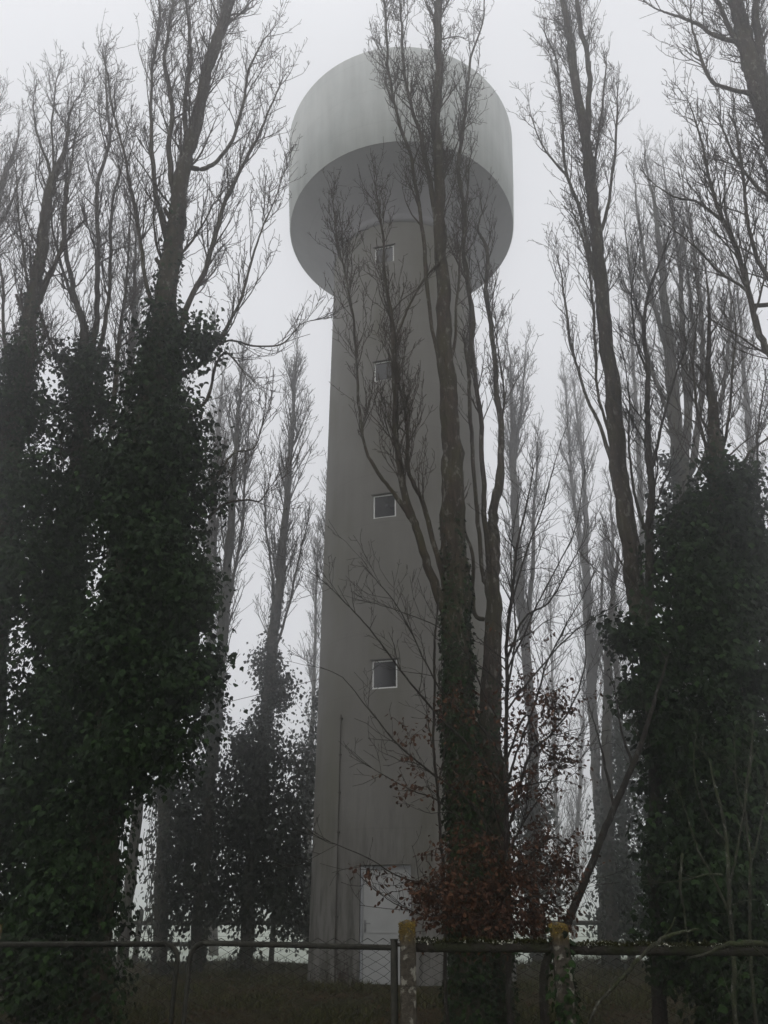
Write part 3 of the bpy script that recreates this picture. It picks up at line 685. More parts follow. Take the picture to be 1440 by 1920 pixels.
tree('ivy_clad_tree', 'broad tree smothered in dark ivy filling the right side behind the fence', 10.6,
     [(1400,1970,90), (1395,1600,84), (1380,1300,76), (1362,1100,64), (1348,950,50), (1340,850,38), (1335,760,24), (1330,680,14), (1328,600,9), (1325,520,4)],
     leaders=[
       dict(p=[(1345,900,14), (1365,800,10), (1372,700,8), (1380,620,6), (1375,560,3)], t0=.1, Lmax=1.1),
       dict(p=[(1340,880,12), (1310,790,9), (1300,700,7), (1305,620,5), (1310,560,3)], t0=.1, Lmax=1.1),
       dict(p=[(1375,950,12), (1400,860,9), (1430,830,7), (1470,800,4)], t0=.1, Lmax=1.0),
       dict(p=[(1380,960,10), (1415,900,8), (1425,780,6), (1440,700,3)], t0=.1, Lmax=1.0),
       dict(p=[(1290,1200,12), (1240,1150,9), (1200,1120,7), (1170,1060,6), (1150,1020,3)], t0=.2, Lmax=.7),
     ], C=NEAR, seed=35, t0=.6, dens=5, ldens=4, Lmax=1.3, ang=(20, 45), ivy=[(0, -.1, 8.6)], leaf=.075, wdens=380, wthick=.4,
     blobs=[B(1350,915,62,42,10.6), B(1325,970,88,62,10.6), B(1400,1000,60,80,10.6), B(1300,1060,75,75,10.4), B(1380,1110,95,95,10.4), B(1270,1130,60,65,10.2), B(1420,1230,80,100,10.3),
            B(1310,1220,95,95,10.1), B(1215,1200,42,42,9.9), B(1225,1290,42,48,9.9), B(1175,1200,26,20,9.9), B(1185,1300,24,22,9.9), B(1330,1370,105,110,10.1), B(1430,1400,80,100,10.2), B(1255,1380,45,65,10), B(1370,1530,110,110,10),
            B(1300,1520,55,80,10), B(1380,1690,120,110,9.8), B(1420,1830,130,110,9.6), B(1320,1800,60,90,10), B(1262,1470,48,80,10.3), B(1262,1620,50,100,10.3), B(1268,1780,52,100,10.2), B(1235,1380,30,50,10.2), B(1390,930,40,50,10.7), B(1430,1100,50,80,10.6)], bdens=620, clump=.19, hollow=.3, per=16)

# ------------------------------------------------------------------ background poplars round the far side
def far(label, Y, trunk, seed, **k):
    trunk = [(a, b, c * .88) for a, b, c in trunk]
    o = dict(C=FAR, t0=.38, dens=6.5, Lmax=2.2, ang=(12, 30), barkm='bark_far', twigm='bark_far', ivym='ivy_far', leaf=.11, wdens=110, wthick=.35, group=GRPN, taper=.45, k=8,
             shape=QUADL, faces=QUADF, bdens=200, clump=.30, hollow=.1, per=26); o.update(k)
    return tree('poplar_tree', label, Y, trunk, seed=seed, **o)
far('hazy poplar with a slightly bent trunk just right of the big left ivy', 21, [(365,1815,40), (382,1600,36), (400,1400,34), (415,1250,30), (428,1050,26), (438,900,18), (445,800,13), (452,720,7), (455,660,2)], 41,
    leaders=[dict(p=[(418,1240,14), (408,1100,11), (402,1000,9), (405,900,6), (398,800,3)], t0=.1, Lmax=1.8), dict(p=[(425,1150,12), (452,1000,9), (460,880,7), (468,780,3)], t0=.1, Lmax=1.5)],
    ivy=[(0, -.1, 8.6)], blobs=[B(362,1500,42,110,21), B(378,1340,34,90,21), B(355,1650,45,90,21), B(345,1570,34,60,21)])
far('paler poplar behind the bent one with its crown above the left ivy', 30, [(400,1780,30), (395,1400,26), (392,1050,20), (405,900,15), (412,780,9), (418,700,3)], 42, Lmax=2.6, t0=.5)
far('straight poplar with a bushy ivy skirt left of the tower', 21.5, [(458,1812,44), (470,1650,42), (485,1500,40), (498,1350,36), (512,1200,34), (522,1110,30), (534,980,22), (543,870,17), (549,780,11), (554,700,6), (556,650,2)], 43,
    leaders=[dict(p=[(515,1150,12), (508,1060,8), (498,980,6), (495,920,3)], t0=.1, Lmax=1.1), dict(p=[(522,1200,9), (545,1120,7), (562,1040,5), (576,980,3)], t0=.2, Lmax=1.3)],
    ivy=[(0, -.1, 10.8)], blobs=[B(495,1380,60,60,21.5), B(455,1440,50,60,21.5), B(530,1440,45,70,21.3), B(480,1530,70,80,21.5), B(520,1590,60,80,21.3), B(450,1620,60,70,21.5), B(518,1300,35,50,21.5), B(530,1690,50,50,21.3), B(430,1680,50,50,21.5), B(500,1250,25,40,21.5), B(420,1540,40,60,21.5), B(490,1460,60,60,21.5), B(545,1530,40,60,21.5), B(460,1540,60,70,21.4), B(540,1620,40,60,21.4), B(490,1660,60,50,21.4)])
far('ivy-skirted poplar mostly hidden behind the left flank of the tower shaft', 25, [(640,1800,40), (636,1500,34), (628,1250,28), (622,1100,22), (616,1000,14), (612,930,6)], 44,
    blobs=[B(590,1420,40,60,25), B(580,1540,45,80,25), B(570,1650,45,60,24.5), B(575,1740,40,40,24.5), B(605,1330,25,50,25)], ivy=[(0, -.1, 8)])
far('thin dark leaning trunk under the left ivy, nearest the field fence', 19, [(222,1840,38), (240,1700,36), (258,1500,32), (270,1400,30), (290,1200,26), (310,1000,20), (325,800,14), (335,650,8)], 45, ivy=[(0, 4.6, 9)], t0=.55)
far('stout trunk left of the leaning one, wrapped in scraggy ivy', 16, [(140,1880,50), (155,1700,48), (170,1500,46), (190,1300,42), (215,1000,34), (235,800,26), (250,600,16), (255,450,6)], 46, ivy=[(0, .4, 9)], t0=.55, blobs=[B(130,1600,45,80,15.5)])
far('dark ivy-wrapped trunk between the leaning trunk and the bent poplar', 20.5, [(300,1815,46), (305,1650,42), (312,1450,38), (322,1250,32), (330,1050,26), (335,850,16), (338,700,6)], 47, ivy=[(0, -.1, 8)], blobs=[B(322,1560,32,90,20.5), B(315,1440,30,60,20.5), B(325,1690,26,50,20.5)], t0=.55)
far('hazy poplar just right of the tower head with two upright leaders', 25, [(1005,1800,36), (998,1600,34), (1000,1450,33), (995,1320,31), (978,1150,28), (968,1000,25), (962,880,22), (960,780,12), (958,700,7), (950,630,2)], 51,
    leaders=[dict(p=[(984,1210,18), (998,1080,14), (1000,980,10), (1005,900,7), (1010,820,3)], t0=.1, Lmax=1.6), dict(p=[(964,880,13), (975,780,9), (982,720,6), (985,650,2)], t0=.05, Lmax=1.5)],
    ivy=[(0, -.1, 5.2)], blobs=[B(990,1560,35,60,24.5), B(1010,1640,40,50,24.5), B(1000,1500,30,50,24.5)])
far('pale forked poplar in the gap between tower and right-hand trees', 29, [(1140,1790,34), (1128,1600,32), (1118,1450,30), (1110,1300,29), (1102,1160,27), (1098,1060,24), (1098,970,16), (1094,880,12), (1085,800,7), (1075,720,2)], 52,
    leaders=[dict(p=[(1099,1090,18), (1085,1000,14), (1072,900,10), (1065,800,7), (1058,700,2)], t0=.2, Lmax=1.9), dict(p=[(1112,1300,12), (1124,1180,9), (1130,1080,7), (1135,1000,3)], t0=.1, Lmax=1.4)],
    t0=.3)
far('faint slim poplar with upright twigs right of the pale forked one', 27, [(1185,1790,26), (1165,1500,22), (1158,1300,16), (1150,1150,12), (1148,1000,8), (1145,920,3)], 53, t0=.1, Lmax=1.7,
    blobs=[B(1160,1400,38,60,26.5), B(1165,1500,48,70,26.5), B(1150,1600,48,80,26), B(1190,1670,60,90,26), B(1185,1350,35,40,26.5), B(1160,1720,50,50,26)])
far('dim ivy-wrapped trunk behind the leaning pole on the right', 22, [(1150,1815,40), (1143,1650,38), (1138,1450,34), (1140,1250,24), (1150,1100,14)], 54, ivy=[(0, -.1, 5)], t0=.6, blobs=[B(1215,1560,60,110,22), B(1210,1700,60,90,22), B(1200,1420,45,70,22)])
far('very faint distant poplar low in the fog right of the tower', 40, [(1075,1760,16), (1080,1600,14), (1086,1500,11), (1092,1380,7), (1096,1280,2)], 55, t0=.02, Lmax=2.6, dens=5)
far('smaller faint distant poplar beside the hazy twin-leader tree', 40, [(1050,1760,14), (1046,1600,12), (1040,1450,10), (1036,1300,8), (1032,1150,5), (1030,1050,2)], 56, t0=.1, Lmax=2.2, dens=5)
far('pale poplar behind the top of the right ivy mass at the right edge', 24, [(1470,1800,40), (1450,1300,34), (1425,1000,28), (1408,850,20), (1395,700,13), (1388,600,7), (1380,520,2)], 57, t0=.4, Lmax=2.2)
far('thin hazy poplar glimpsed through the many-stemmed one on the right', 27, [(1225,1790,30), (1215,1300,24), (1205,1000,18), (1195,800,13), (1185,650,8), (1178,560,2)], 58, t0=.35, Lmax=2.0)
far('low faint poplar showing at the tower edge on the left', 33, [(575,1775,22), (580,1500,18), (588,1300,12), (592,1150,7), (596,1010,2)], 59, t0=.2, Lmax=1.6)

# ------------------------------------------------------------------ young beech with russet leaves
def sapling(name, label, Y, stems, seed, C, barkm, cat='tree', subs=(), dens=4, Lmax=.9):
    P = path(stems[0], Y); P = [(P[0][0], P[0][1], -.1, P[0][3])] + P if P[0][2] > 0 else P
    base = (P[0][0], P[0][1], 0); root = empty(name, base, label=label, cat=cat)
    A = Tree(seed); Bt = Tree(seed + 1)
    S_ = stem(Bt, P, 8, C, .25, Lmax=Lmax, dens=dens, rough=.08, ang=(35, 70), taper=.35); A.add(S_, 8)
    ends = []
    for s in stems[1:]:
        s_ = stem(Bt, path(s, Y), 6, C, .15, Lmax=Lmax * .8, dens=dens * 1.1, rough=.12, ang=(28, 65), topz=99, taper=.02, lmin=.55, dead=0)
        A.add(s_, 6); ends.append(s_)
    v, f = A.mesh(); build('trunk', v, f, M[barkm], root, smooth=True, inv=base)
    v, f = Bt.mesh(); build('crown', v, f, M[barkm], root, smooth=True, inv=base)
    return root, base, Bt
BE = dict(seg=[.14, .09, .06], wander=[.13, .17, .2], up=[.03, .03, .02], rmin=.0022, k=[4, 3, 3], dens=[6, 5], t0=[.1, .1], ang=[(30, 60), (30, 65)], len=[.42, .13], ref=[.7, .35])
root, base, Bt = sapling('young_beech', 'young beech with russet leaves still on, spreading in front of the central trunks', 8.6,
  [[(955,1900,15), (952,1700,13), (950,1500,12), (950,1380,11), (948,1250,10), (955,1150,9), (968,1050,7), (985,960,5), (1000,880,3)],
   [(948,1240,8), (985,1160,6), (1030,1130,5), (1070,1060,4), (1100,1010,2)],
   [(950,1470,8), (975,1400,6), (1000,1330,6), (1020,1250,5), (1050,1190,4), (1085,1130,3), (1110,1080,2)],
   [(952,1560,9), (990,1420,7), (1030,1380,6), (1070,1330,5), (1095,1260,4), (1100,1180,2)],
   [(952,1420,7), (985,1340,6), (1012,1400,4), (1060,1440,3), (1090,1420,2)],
   [(950,1300,7), (965,1200,5), (958,1100,4), (962,1010,3), (975,930,2)],
   [(945,1480,8), (880,1400,7), (820,1340,6), (760,1270,5), (705,1190,4), (650,1130,3), (598,1082,2)],
   [(948,1430,7), (900,1360,6), (840,1310,5), (790,1230,4), (745,1140,3), (700,1080,2)],
   [(946,1600,8), (880,1500,6), (800,1440,5), (740,1390,4), (690,1330,3), (640,1270,2), (590,1250,1.5)],
   [(950,1640,8), (890,1560,6), (820,1500,4), (770,1480,3), (700,1440,2)],
   [(950,1380,6), (905,1290,5), (870,1220,4), (830,1180,3), (760,1150,2), (700,1130,1.5)],
   [(950,1700,8), (870,1680,6), (800,1660,5), (740,1640,4), (690,1610,3), (620,1580,2)],
   [(950,1740,8), (880,1720,6), (810,1720,5), (750,1700,3), (715,1680,2)],
   [(952,1660,8), (1000,1600,6), (1040,1570,5), (1070,1600,3), (1085,1640,2)],
   [(952,1700,7), (1000,1680,6), (1040,1700,4), (1070,1690,2)],
   [(952,1150,6), (985,1040,5), (1015,960,4), (1040,880,3), (1055,820,2)],
   [(950,1260,6), (1000,1150,5), (1045,1060,4), (1080,980,3), (1095,900,2)],
   [(952,1330,6), (1020,1240,5), (1070,1190,4), (1110,1160,3), (1150,1140,2)],
   [(952,1600,7), (990,1530,5), (1030,1470,4), (1060,1410,3), (1085,1380,2)],
  ], 61, BE, 'beechbark', dens=5, Lmax=.8)
def twigleaves(parent, blobs, seed, base, size=.05, n=900):
    g = np.random.default_rng(seed); rn = random.Random(seed); PP = []; TT = Tree(seed)
    for (c, rad, k) in blobs:
        for _ in range(k):
            d = g.normal(size=3); d /= np.linalg.norm(d); p = np.array(c) + d * np.array(rad) * g.random() ** .5
            t = Vector((rn.gauss(0, 1), rn.gauss(0, 1), rn.gauss(.3, .4))).normalized(); q = Vector(p); L = rn.uniform(.12, .32)
            pts = []
            for i in range(5):
                pts.append((q.x, q.y, q.z, .0022)); t = (t + Vector((rn.gauss(0, .2), rn.gauss(0, .2), rn.gauss(0, .2)))).normalized(); q = q + t * L / 4
                if rn.random() < .85: PP.append((q.x, q.y, q.z, t.x, t.y, t.z))
            TT.add(pts, 3)
    A = np.array(PP); n = len(A)
    v, q = leaves(A[:, :3], A[:, 3:] * .6 + g.normal(size=(n, 3)) * .5 + np.array([0, 0, -.7]), g.normal(size=(n, 3)), size * g.uniform(.6, 1.25, n), OVAL, OVALF)
    build('leaves', v, [q], M['beech'], parent, inv=base)
    v, f = TT.mesh(); build('twiglets', v, f, M['beechbark'], parent, inv=base)
twigleaves(root, [
  (*B(865,1685,105,48,8.4), 190), (*B(960,1650,75,60,8.6), 170), (*B(1045,1630,50,65,8.8), 110), (*B(815,1690,50,40,8.3), 50), (*B(740,1655,45,25,8.3), 8),
  (*B(880,1600,60,50,8.4), 70), (*B(900,1470,50,70,8.5), 40), (*B(860,1330,60,50,8.5), 28), (*B(990,1300,50,40,8.6), 50), (*B(1040,1330,45,35,8.6), 55),
  (*B(1000,1380,50,45,8.6), 75), (*B(1050,1430,45,35,8.7), 55), (*B(985,1480,35,40,8.6), 50), (*B(990,1200,45,30,8.6), 10), (*B(780,1480,55,35,8.3), 18), (*B(765,1380,45,40,8.3), 16),
  (*B(910,1740,120,30,8.3), 170), (*B(1000,1720,80,35,8.7), 130), (*B(1010,1580,60,50,8.8), 70), (*B(700,1640,45,25,8.2), 8)], 62, base)

# ------------------------------------------------------------------ other undergrowth
sapling('leaning_pole_tree', 'dark bare trunk leaning right over the second concrete post', 9.6,
  [[(1020,1830,24), (1065,1735,22), (1100,1640,20), (1135,1550,18), (1170,1470,16), (1205,1385,13), (1228,1320,10), (1250,1240,6)],
   [(1150,1510,9), (1135,1440,7), (1115,1370,4), (1105,1330,2)], [(1185,1430,8), (1165,1360,5), (1150,1290,3)]], 63, BE, 'beechbark', dens=2, Lmax=.5)
sapling('climbing_shrub', 'thin wavy dark stem climbing against the tower left of the central trunk', 9.8,
  [[(838,1850,10), (832,1640,9), (822,1560,8), (818,1460,8), (812,1380,7), (818,1290,7), (815,1200,6), (822,1120,4)],
   [(820,1480,5), (835,1400,4), (828,1330,3), (820,1270,3)], [(816,1420,4), (802,1350,3), (795,1290,2)]], 64, BE, 'beechbark', 'shrub', dens=2.5, Lmax=.35)
sapling('lichened_shrub', 'gnarled shrub with pale lichened stems in front of the right ivy', 8.2,
  [[(1375,1900,13), (1372,1760,12), (1368,1650,11), (1362,1560,9), (1345,1480,7), (1330,1420,4)],
   [(1372,1720,8), (1340,1650,7), (1310,1600,6), (1290,1550,4), (1275,1500,2)], [(1368,1660,7), (1385,1590,6), (1400,1500,4), (1410,1420,3)],
   [(1355,1640,6), (1320,1640,5), (1285,1650,4), (1240,1655,2)], [(1362,1580,5), (1325,1530,4), (1300,1440,3), (1305,1380,2)],
   [(1280,1600,8), (1275,1660,7), (1285,1710,5), (1290,1760,3)]], 65, BE, 'palebark', 'shrub', dens=2.4, Lmax=.45)
sapling('lichened_shrub', 'upright mossy shrub stem at the right edge', 8.6,
  [[(1412,1900,10), (1408,1740,9), (1405,1600,8), (1400,1500,6), (1408,1380,4)],
   [(1406,1640,5), (1425,1560,4), (1440,1480,3)], [(1404,1560,5), (1385,1480,4), (1380,1400,2)]], 66, BE, 'palebark', 'shrub', dens=2.4, Lmax=.4)
def stick(label, px, Y, twigs, seed, m):
    rn = random.Random(seed); T = Tree(seed); P = catmull(path(px, Y), 5); P = [(p[0] + rn.gauss(0, .003), p[1], p[2] + rn.gauss(0, .003), p[3] * rn.uniform(.85, 1.15)) for p in P]
    T.add(P, 7)
    for t in twigs: T.add([tuple(q) for q in catmull(path(t, Y), 4)], 5)
    v, f = T.mesh(); b = P[0][:3]
    build('fallen_branch', v, f, M[m], None, smooth=True, label=label, cat='branch')
stick('long pale bare branch slanting across in front of the right fence beam', [(1095,1950,7), (1115,1895,8), (1148,1852,10), (1178,1822,11), (1205,1790,11), (1240,1762,11), (1275,1748,8), (1310,1742,5)], 5.9, [[(1242,1762,4), (1260,1735,4), (1266,1720,3)], [(1178,1822,4), (1172,1840,3)]], 5, 'palebark')
stick('mossy arched branch lying over the fence beam at the right edge', [(1288,1798,6), (1325,1788,9), (1355,1775,11), (1395,1768,14), (1440,1772,13), (1500,1790,12)], 5.9, [[(1405,1770,6), (1425,1785,5), (1445,1805,3)]], 6, 'palebark')

# loose hanging ivy vines between the left trunks
VN = [('tangled bare vine strands hanging left of the thin leaning trunk', [(205, 1480, 1790, 17.5), (215, 1500, 1800, 17.6), (196, 1520, 1770, 17.4), (225, 1460, 1700, 17.8)]),
      ('bare vine strands hanging between the thin leaning trunk and the next one', [(283, 1480, 1800, 19.2), (290, 1520, 1790, 19.3), (272, 1560, 1790, 19.1)])]
for i, (lb, sets) in enumerate(VN):
    rn = random.Random(900 + i); T = Tree(i)
    for (x, y0, y1, Y) in sets:
        for s in range(3):
            pts = []; ph = rn.uniform(0, 6)
            for k in range(16):
                p = at(x + rn.gauss(0, 2.5) + s * 4 + math.sin(k * .7 + ph) * 4, y0 + (y1 - y0) * k / 15, Y); pts.append((p.x, p.y + s * .03, p.z, .008))
            T.add(pts, 4)
    v, f = T.mesh()
    build('hanging_vine', v, f, M['bark_far'], None, label=lb, cat='vine', kind='stuff')

# ------------------------------------------------------------------ entrance gate, near posts and beam
YG = 6.3
def chain(x0, x1, z0, z1, y, cell=.058, top=.06, r=.0031, seed=3, sag=0.0):
    """chain-link mesh: interlaced zigzag wires"""
    rn = random.Random(seed); L = []; n = int((x1 - x0) / cell); nz = int((z1 - z0) / cell * 2) + 2
    for i in range(n + 1):
        pts = []
        for k in range(nz + 1):
            s = 1 if (k + i) % 2 else -1
            z = z0 + (z1 + top - z0) * k / nz
            wob = .004 * math.sin(i * .7 + k * .31)
            x = x0 + i * cell + s * cell * .49 + wob; x = min(max(x, x0), x1)
            pts.append((x, y + .002 * s, z, r))
        # alternate rows meet at the crossings; the knuckled ends stand up above the rail
        L.append(pts)
    return tubes(L, 3)
def leafgate(label, xa, xb, zt0, zt1, hinge_right):
    """frame of bent tube with rounded corners on the meeting side, mesh and mid rail"""
    root = empty('gate_leaf', ((xa + xb) / 2, YG, 0), label=label, cat='gate leaf', group='chain-link entrance gate')
    cx = (xa + xb) / 2; a, b = xa - cx, xb - cx
    r = .018; cr = .10; pts = []
    m = MB()
    if hinge_right:   # rounded at the left
        pts = [(b, 0, zt1), (a + cr, 0, zt0)] + [(a + cr - cr * math.sin(t), 0, zt0 - cr + cr * math.cos(t)) for t in np.linspace(.2, math.pi / 2, 7)] + [(a, 0, .12), (b, 0, .12)]
    else:
        pts = [(a, 0, zt0), (b - cr, 0, zt1)] + [(b - cr + cr * math.sin(t), 0, zt1 - cr + cr * math.cos(t)) for t in np.linspace(.2, math.pi / 2, 7)] + [(b, 0, .12), (a, 0, .12)]
    m.tube(pts, r, 10); m.build('frame', M['galv'], root, smooth=True)
    m = MB().tube([(a + .01, 0, .735), (b - .01, 0, .725)], .016, 8); m.build('mid_rail', M['galv'], root, smooth=True)
    h = b if hinge_right else a
    m = MB().tube([(h, 0, .03), (h, 0, zt1 + .045)], .026, 12)
    m.tube([(h, 0, zt1 + .045), (h, 0, zt1 + .055)], .029, 12)
    m.build('hinge_stile', M['galv'], root, smooth=True)
    v, q, t = chain(a + .01, b - .03, .10, min(zt0, zt1), -.024, seed=4 if hinge_right else 5)
    build('wire_mesh', v, [q, t], M['wire'], root)
    m = MB(); 
    x = h + (.0 if hinge_right else 0)
    m.tube([(x, 0, zt1 + .02), (x + (.05 if hinge_right else -.05), 0, zt1 + .018)], .012, 8)
    m.build('hinge_pin', M['iron'], root)
    return root
X = lambda px: at(px, 1775, YG).x
Z = lambda py: at(720, py, YG).z
leafgate('right leaf of the wire mesh gate, hung on the concrete post by the door', X(358), X(739), Z(1768), Z(1777), True)
leafgate('left leaf of the wire mesh gate, its far end in the left ivy', X(-12), X(335), Z(1771), Z(1770), False)

def post(label, px, py_top, wpx, Y, seed, group):
    rn = random.Random(seed); p = at(px, py_top, Y); w = wid(wpx, py_top, Y) / 2; zt = p.z
    root = empty('concrete_post', (p.x, Y, 0), label=label, cat='post', group=group)
    n = 26; V = []; Q = []; prof = []
    for k in range(n + 1): prof.append((-.2 + (zt - .02 + .2 - .03) * k / n, 1.0))
    prof += [(zt - .03, .96), (zt - .005, .62), (zt + .006, .08)]
    ring = [(-1, -.8), (-.8, -1), (0, -1), (.8, -1), (1, -.8), (1, 0), (1, .8), (.8, 1), (0, 1), (-.8, 1), (-1, .8), (-1, 0)]
    m = len(ring)
    for z, s in prof:
        for a, b in ring: V.append((a * w * s + rn.gauss(0, .0022), b * w * s + rn.gauss(0, .0022), z + rn.gauss(0, .002)))
    for k in range(len(prof) - 1):
        for i in range(m): Q.append([k * m + i, k * m + (i + 1) % m, (k + 1) * m + (i + 1) % m, (k + 1) * m + i])
    build('post_body', np.array(V), [np.array(Q), ], M['post'], root, smooth=True)
    # crusty lichen and moss on the head
    g = np.random.default_rng(seed); c = 300
    P = np.stack([g.uniform(-w, w, c), g.uniform(-w, w, c), zt - .02 - .10 * g.random(c) ** 2], 1)
    s = g.integers(0, 3, c); P[s == 0, 1] = -w - .002; P[s == 1, 0] = -w - .002; P[s == 2, 2] = zt - .012
    tip = g.normal(size=(c, 3)); nr = np.where((s == 0)[:, None], np.array([[0, -1., .3]]), np.array([[0, -.3, 1.]]))
    v, q = leaves(P, tip, nr + g.normal(size=(c, 3)) * .2, g.uniform(.006, .016, c), OVAL, OVALF)
    build('moss_cap', v, [q], M['ylichen'], root)
    return root, p.x, zt
M['ylichen'] = leafmat('yellow_lichen', (.04, .034, .015), (.14, .095, .02), (.22, .155, .03), .95, .05)
post('concrete gate post with a yellow lichened head at the right end of the gate', 764, 1726, 29, 6.25, 7, 'concrete fence posts')
r2, px2, zt2 = post('ivy-choked concrete post where the two fence beams meet', 1047, 1730, 30, 6.25, 8, 'concrete fence posts')
post('concrete gate post half cut off by the left edge of the picture', -14, 1732, 30, 6.45, 9, 'concrete fence posts')
# ivy on the second post
g = np.random.default_rng(5)
pl = [(px2, 6.25, z, .055) for z in np.linspace(0, zt2 - .02, 12)]
p_, t_, n_, s_ = wrap(pl, 3, .045, 700, .07, -.1, zt2 + .3)
v, q = leaves(p_, t_, n_, s_); build('ivy', v, [q], M['ivy'], r2, inv=(px2, 6.25, 0))

def beam(label, xa, xb, za, zb, seed):
    """concrete top beam with a crust of moss and lichen, wire mesh hung below"""
    rn = random.Random(seed); cx = (xa + xb) / 2
    root = empty('fence_panel', (cx, 6.27, 0), label=label, cat='fence', group='beam and wire mesh fence')
    a, b = xa - cx, xb - cx; n = 60; V = []; Q = []
    ring = [(-.032, 0), (-.036, .02), (-.036, .048), (-.02, .058), (.02, .058), (.036, .048), (.036, .01), (.028, 0)]
    for k in range(n + 1):
        t = k / n; x = a + (b - a) * t; z = za + (zb - za) * t
        for y, h in ring: V.append((x, y + rn.gauss(0, .0015), z + h + rn.gauss(0, .002)))
    m = len(ring)
    for k in range(n):
        for i in range(m): Q.append([k * m + i, k * m + (i + 1) % m, (k + 1) * m + (i + 1) % m, (k + 1) * m + i])
    build('top_beam', np.array(V), [np.array(Q)], M['beam'], root, smooth=True)
    g = np.random.default_rng(seed)
    for nm, mt, c, sz in (('moss', 'moss', 1500, .022), ('lichen', 'lichen', 420, .015)):
        c = int(c * (b - a) / 1.3); x = g.uniform(a, b, c)
        if nm == 'lichen': x = a + (b - a) * np.clip(g.choice([.03, .12, .34, .52, .62, .7, .78], c) + g.normal(size=c) * .03, 0, 1)
        t = (x - a) / (b - a); hump = .010 + .018 * (np.sin(x * 17 + seed) * .5 + .5)
        P = np.stack([x, g.uniform(-.04, .035, c), za + (zb - za) * t + .054 + hump * g.random(c)], 1)
        v, q = leaves(P, g.normal(size=(c, 3)) + np.array([0, 0, .5]), g.normal(size=(c, 3)) * .6 + np.array([0, -.5, .6]), sz * g.uniform(.5, 1.3, c), OVAL, OVALF)
        build(nm, v, [q], M[mt], root, kind='stuff')
    v, q, t = chain(a + .02, b - .02, .08, min(za, zb), .0, cell=.058, top=-.01, seed=seed)
    build('wire_mesh', v, [q, t], M['wire'], root)
xa = at(780, 1780, 6.27).x; xm = at(1030, 1780, 6.27).x; xn = at(1064, 1780, 6.27).x; xb = at(1620, 1780, 6.27).x
zb_ = lambda py: at(720, py, 6.27).z
beam('wire mesh fence panel under a lichened concrete beam between the two posts', xa, xm, zb_(1785), zb_(1786), 21)
beam('mossy fence panel running from the ivied post out of the picture on the right', xn, xb, zb_(1790), zb_(1794), 22)
g = None
# ------------------------------------------------------------------ post and rail fence by the field
YF = 23.4
def railfence(label, xs, Y, skew, seed):
    rn = random.Random(seed); x0 = xs[0]
    root = empty('rail_fence', (x0, Y, 0), label=label, cat='fence', group='timber fence along the field')
    for x in xs:
        m = MB(); m.box(x - x0 - .065, x - x0 + .065, skew * (x - x0) - .06, skew * (x - x0) + .06, -.2, 1.27)
        m.box(x - x0 - .05, x - x0 + .05, skew * (x - x0) - .045, skew * (x - x0) + .045, 1.271, 1.30)
        m.build('fence_post', M['rail'], root)
    for z in (.98, .48):
        for a, b in zip(xs, xs[1:]):
            m = MB(); pts = [(a - x0, skew * (a - x0) - .09, z + rn.gauss(0, .008)), (b - x0, skew * (b - x0) - .09, z + rn.gauss(0, .008))]
            m.tube(pts, .055, 8); m.build('rail', M['rail'], root, smooth=True)
    m = MB()
    for z in (.66, .80): m.tube([(x - x0, skew * (x - x0) - .16, z) for x in xs], .004, 4)
    m.build('strand_wire', M['iron'], root)
xs = [at(px, 1760, YF).x for px in (-130, 0, 132, 258, 385, 511, 640)]
railfence('weathered timber rail fence seen between the trunks left of the tower', xs, YF, 0, 1)
xs = [at(px, 1760, YF).x for px in (900, 1020, 1128, 1250, 1380, 1500)]
railfence('weathered timber rail fence glimpsed between the trunks right of the tower', xs, YF, 0, 2)
# ------------------------------------------------------------------ overhead wire
a = at(200, 1362, 24); b = at(640, 1262, 18.6)
m = MB(); L = 24
m.tube([tuple(a.lerp(b, k / L) + Vector((0, 0, -.35 * 4 * (k / L) * (1 - k / L) * .25))) for k in range(-0, L + 1)], .008, 5)
m.build('overhead_wire', M['iron'], None, label='thin overhead wire running from the left trees to the tower shaft', cat='wire')

# ------------------------------------------------------------------ grass, fallen leaves
g = np.random.default_rng(8); n = 95000
y = 6.6 + (25 - 6.6) * g.random(n) ** 1.25; x = g.uniform(-.62, .62, n) * y * 1.05
d = np.hypot(x - TC.x, y - TC.y); k = d > 2.3; x = x[k]; y = y[k]; n = len(x)
P = np.stack([x, y, terrain(x, y) - .01], 1)
tall = .045 + .09 * np.clip(np.sin(x * 2.1) * np.cos(y * 1.7) + .4, 0, 1)
v, q = leaves(P, g.normal(size=(n, 3)) * .45 + np.array([0, 0, 1.]), g.normal(size=(n, 3)), tall * g.uniform(.6, 1.6, n), np.array([(-.06, 0, 0), (.06, 0, 0), (.045, .55, .05), (0, 1, .22)]), [(0, 1, 2, 3)])
build('grass', v, [q], M['grass'], kind='stuff', label='short dull winter grass round the foot of the tower')
n = 16000; y = 6.6 + 17 * g.random(n) ** 1.2; x = g.uniform(-.6, .6, n) * y
d = np.hypot(x - TC.x, y - TC.y); k = (d > 2.3); x = x[k]; y = y[k]; n = len(x)
P = np.stack([x, y, terrain(x, y) + g.uniform(.01, .05, n)], 1)
v, q = leaves(P, g.normal(size=(n, 3)) * np.array([1, 1, .25]), g.normal(size=(n, 3)) * .35 + np.array([0, 0, 1]), g.uniform(.03, .075, n), OVAL, OVALF)
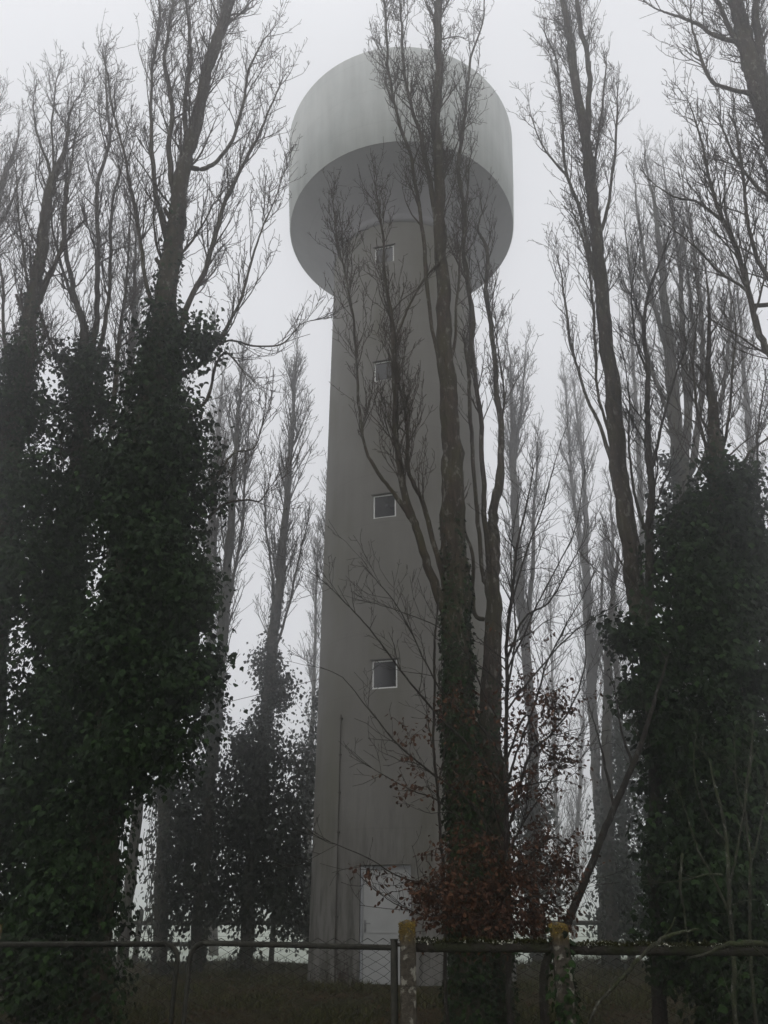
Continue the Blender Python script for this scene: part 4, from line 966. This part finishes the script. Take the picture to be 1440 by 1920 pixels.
build('leaf_litter', v, [q], M['litter'], kind='stuff', label='brown fallen leaves scattered through the grass')
# tall dead weeds against the tower foot
WL = ['tallest dead weed stalk by the conductor on the tower wall', 'second tall dead weed stalk between conductor and door', 'short dead weed left of the conductor', 'low dead weed clump right of the small wall vent', 'small dead weed at the left corner of the tower foot', 'dead weed at the tower foot right of the door']
for i, (px, h, Y) in enumerate([(632, 1.05, 16.9), (645, .8, 16.9), (612, .5, 16.8), (660, .45, 16.7), (592, .4, 16.9), (842, .5, 16.6)]):
    rn = random.Random(i + 50); p = at(px, 1850, Y); T = Tree(i)
    for s in range(4):
        q = Vector((p.x + rn.gauss(0, .04), Y + rn.gauss(0, .04), -.02)); dd = Vector((rn.gauss(0, .12), rn.gauss(0, .1), 1)).normalized(); pts = []
        hh = h * rn.uniform(.55, 1)
        for k in range(8): pts.append((q.x, q.y, q.z, .006 - .0005 * k)); dd = (dd + Vector((rn.gauss(0, .07), rn.gauss(0, .07), .02))).normalized(); q = q + dd * hh / 7
        T.add(pts, 4)
        for k in range(3, 8):
            a_ = Vector(pts[k][:3]); e = a_ + Vector((rn.gauss(0, .03), rn.gauss(0, .03), rn.uniform(.02, .05))); T.add([(*a_, .005), (*e, .009), (*(e + Vector((0, 0, .015))), .003)], 4)
    v, f = T.mesh(); build('dead_weed', v, f, M['iron'], None, label=WL[i], cat='weed', group='dead weeds at the tower foot')

# ------------------------------------------------------------------ fog
hm = bpy.data.materials.new('fog'); hm.use_nodes = True; n_ = hm.node_tree
n_.nodes.clear(); o_ = n_.nodes.new('ShaderNodeOutputMaterial'); pv = n_.nodes.new('ShaderNodeVolumePrincipled')
pv.inputs['Color'].default_value = (.985, .985, .99, 1); pv.inputs['Density'].default_value = HAZE_DENSITY; pv.inputs['Anisotropy'].default_value = .93
n_.links.new(pv.outputs[0], o_.inputs['Volume'])
m = MB(); m.box(-910, 910, -910, 910, -1.2, 34); hz = m.build('haze', hm, None, kind='stuff', label='pale winter fog thinning the far trees and the tower head')
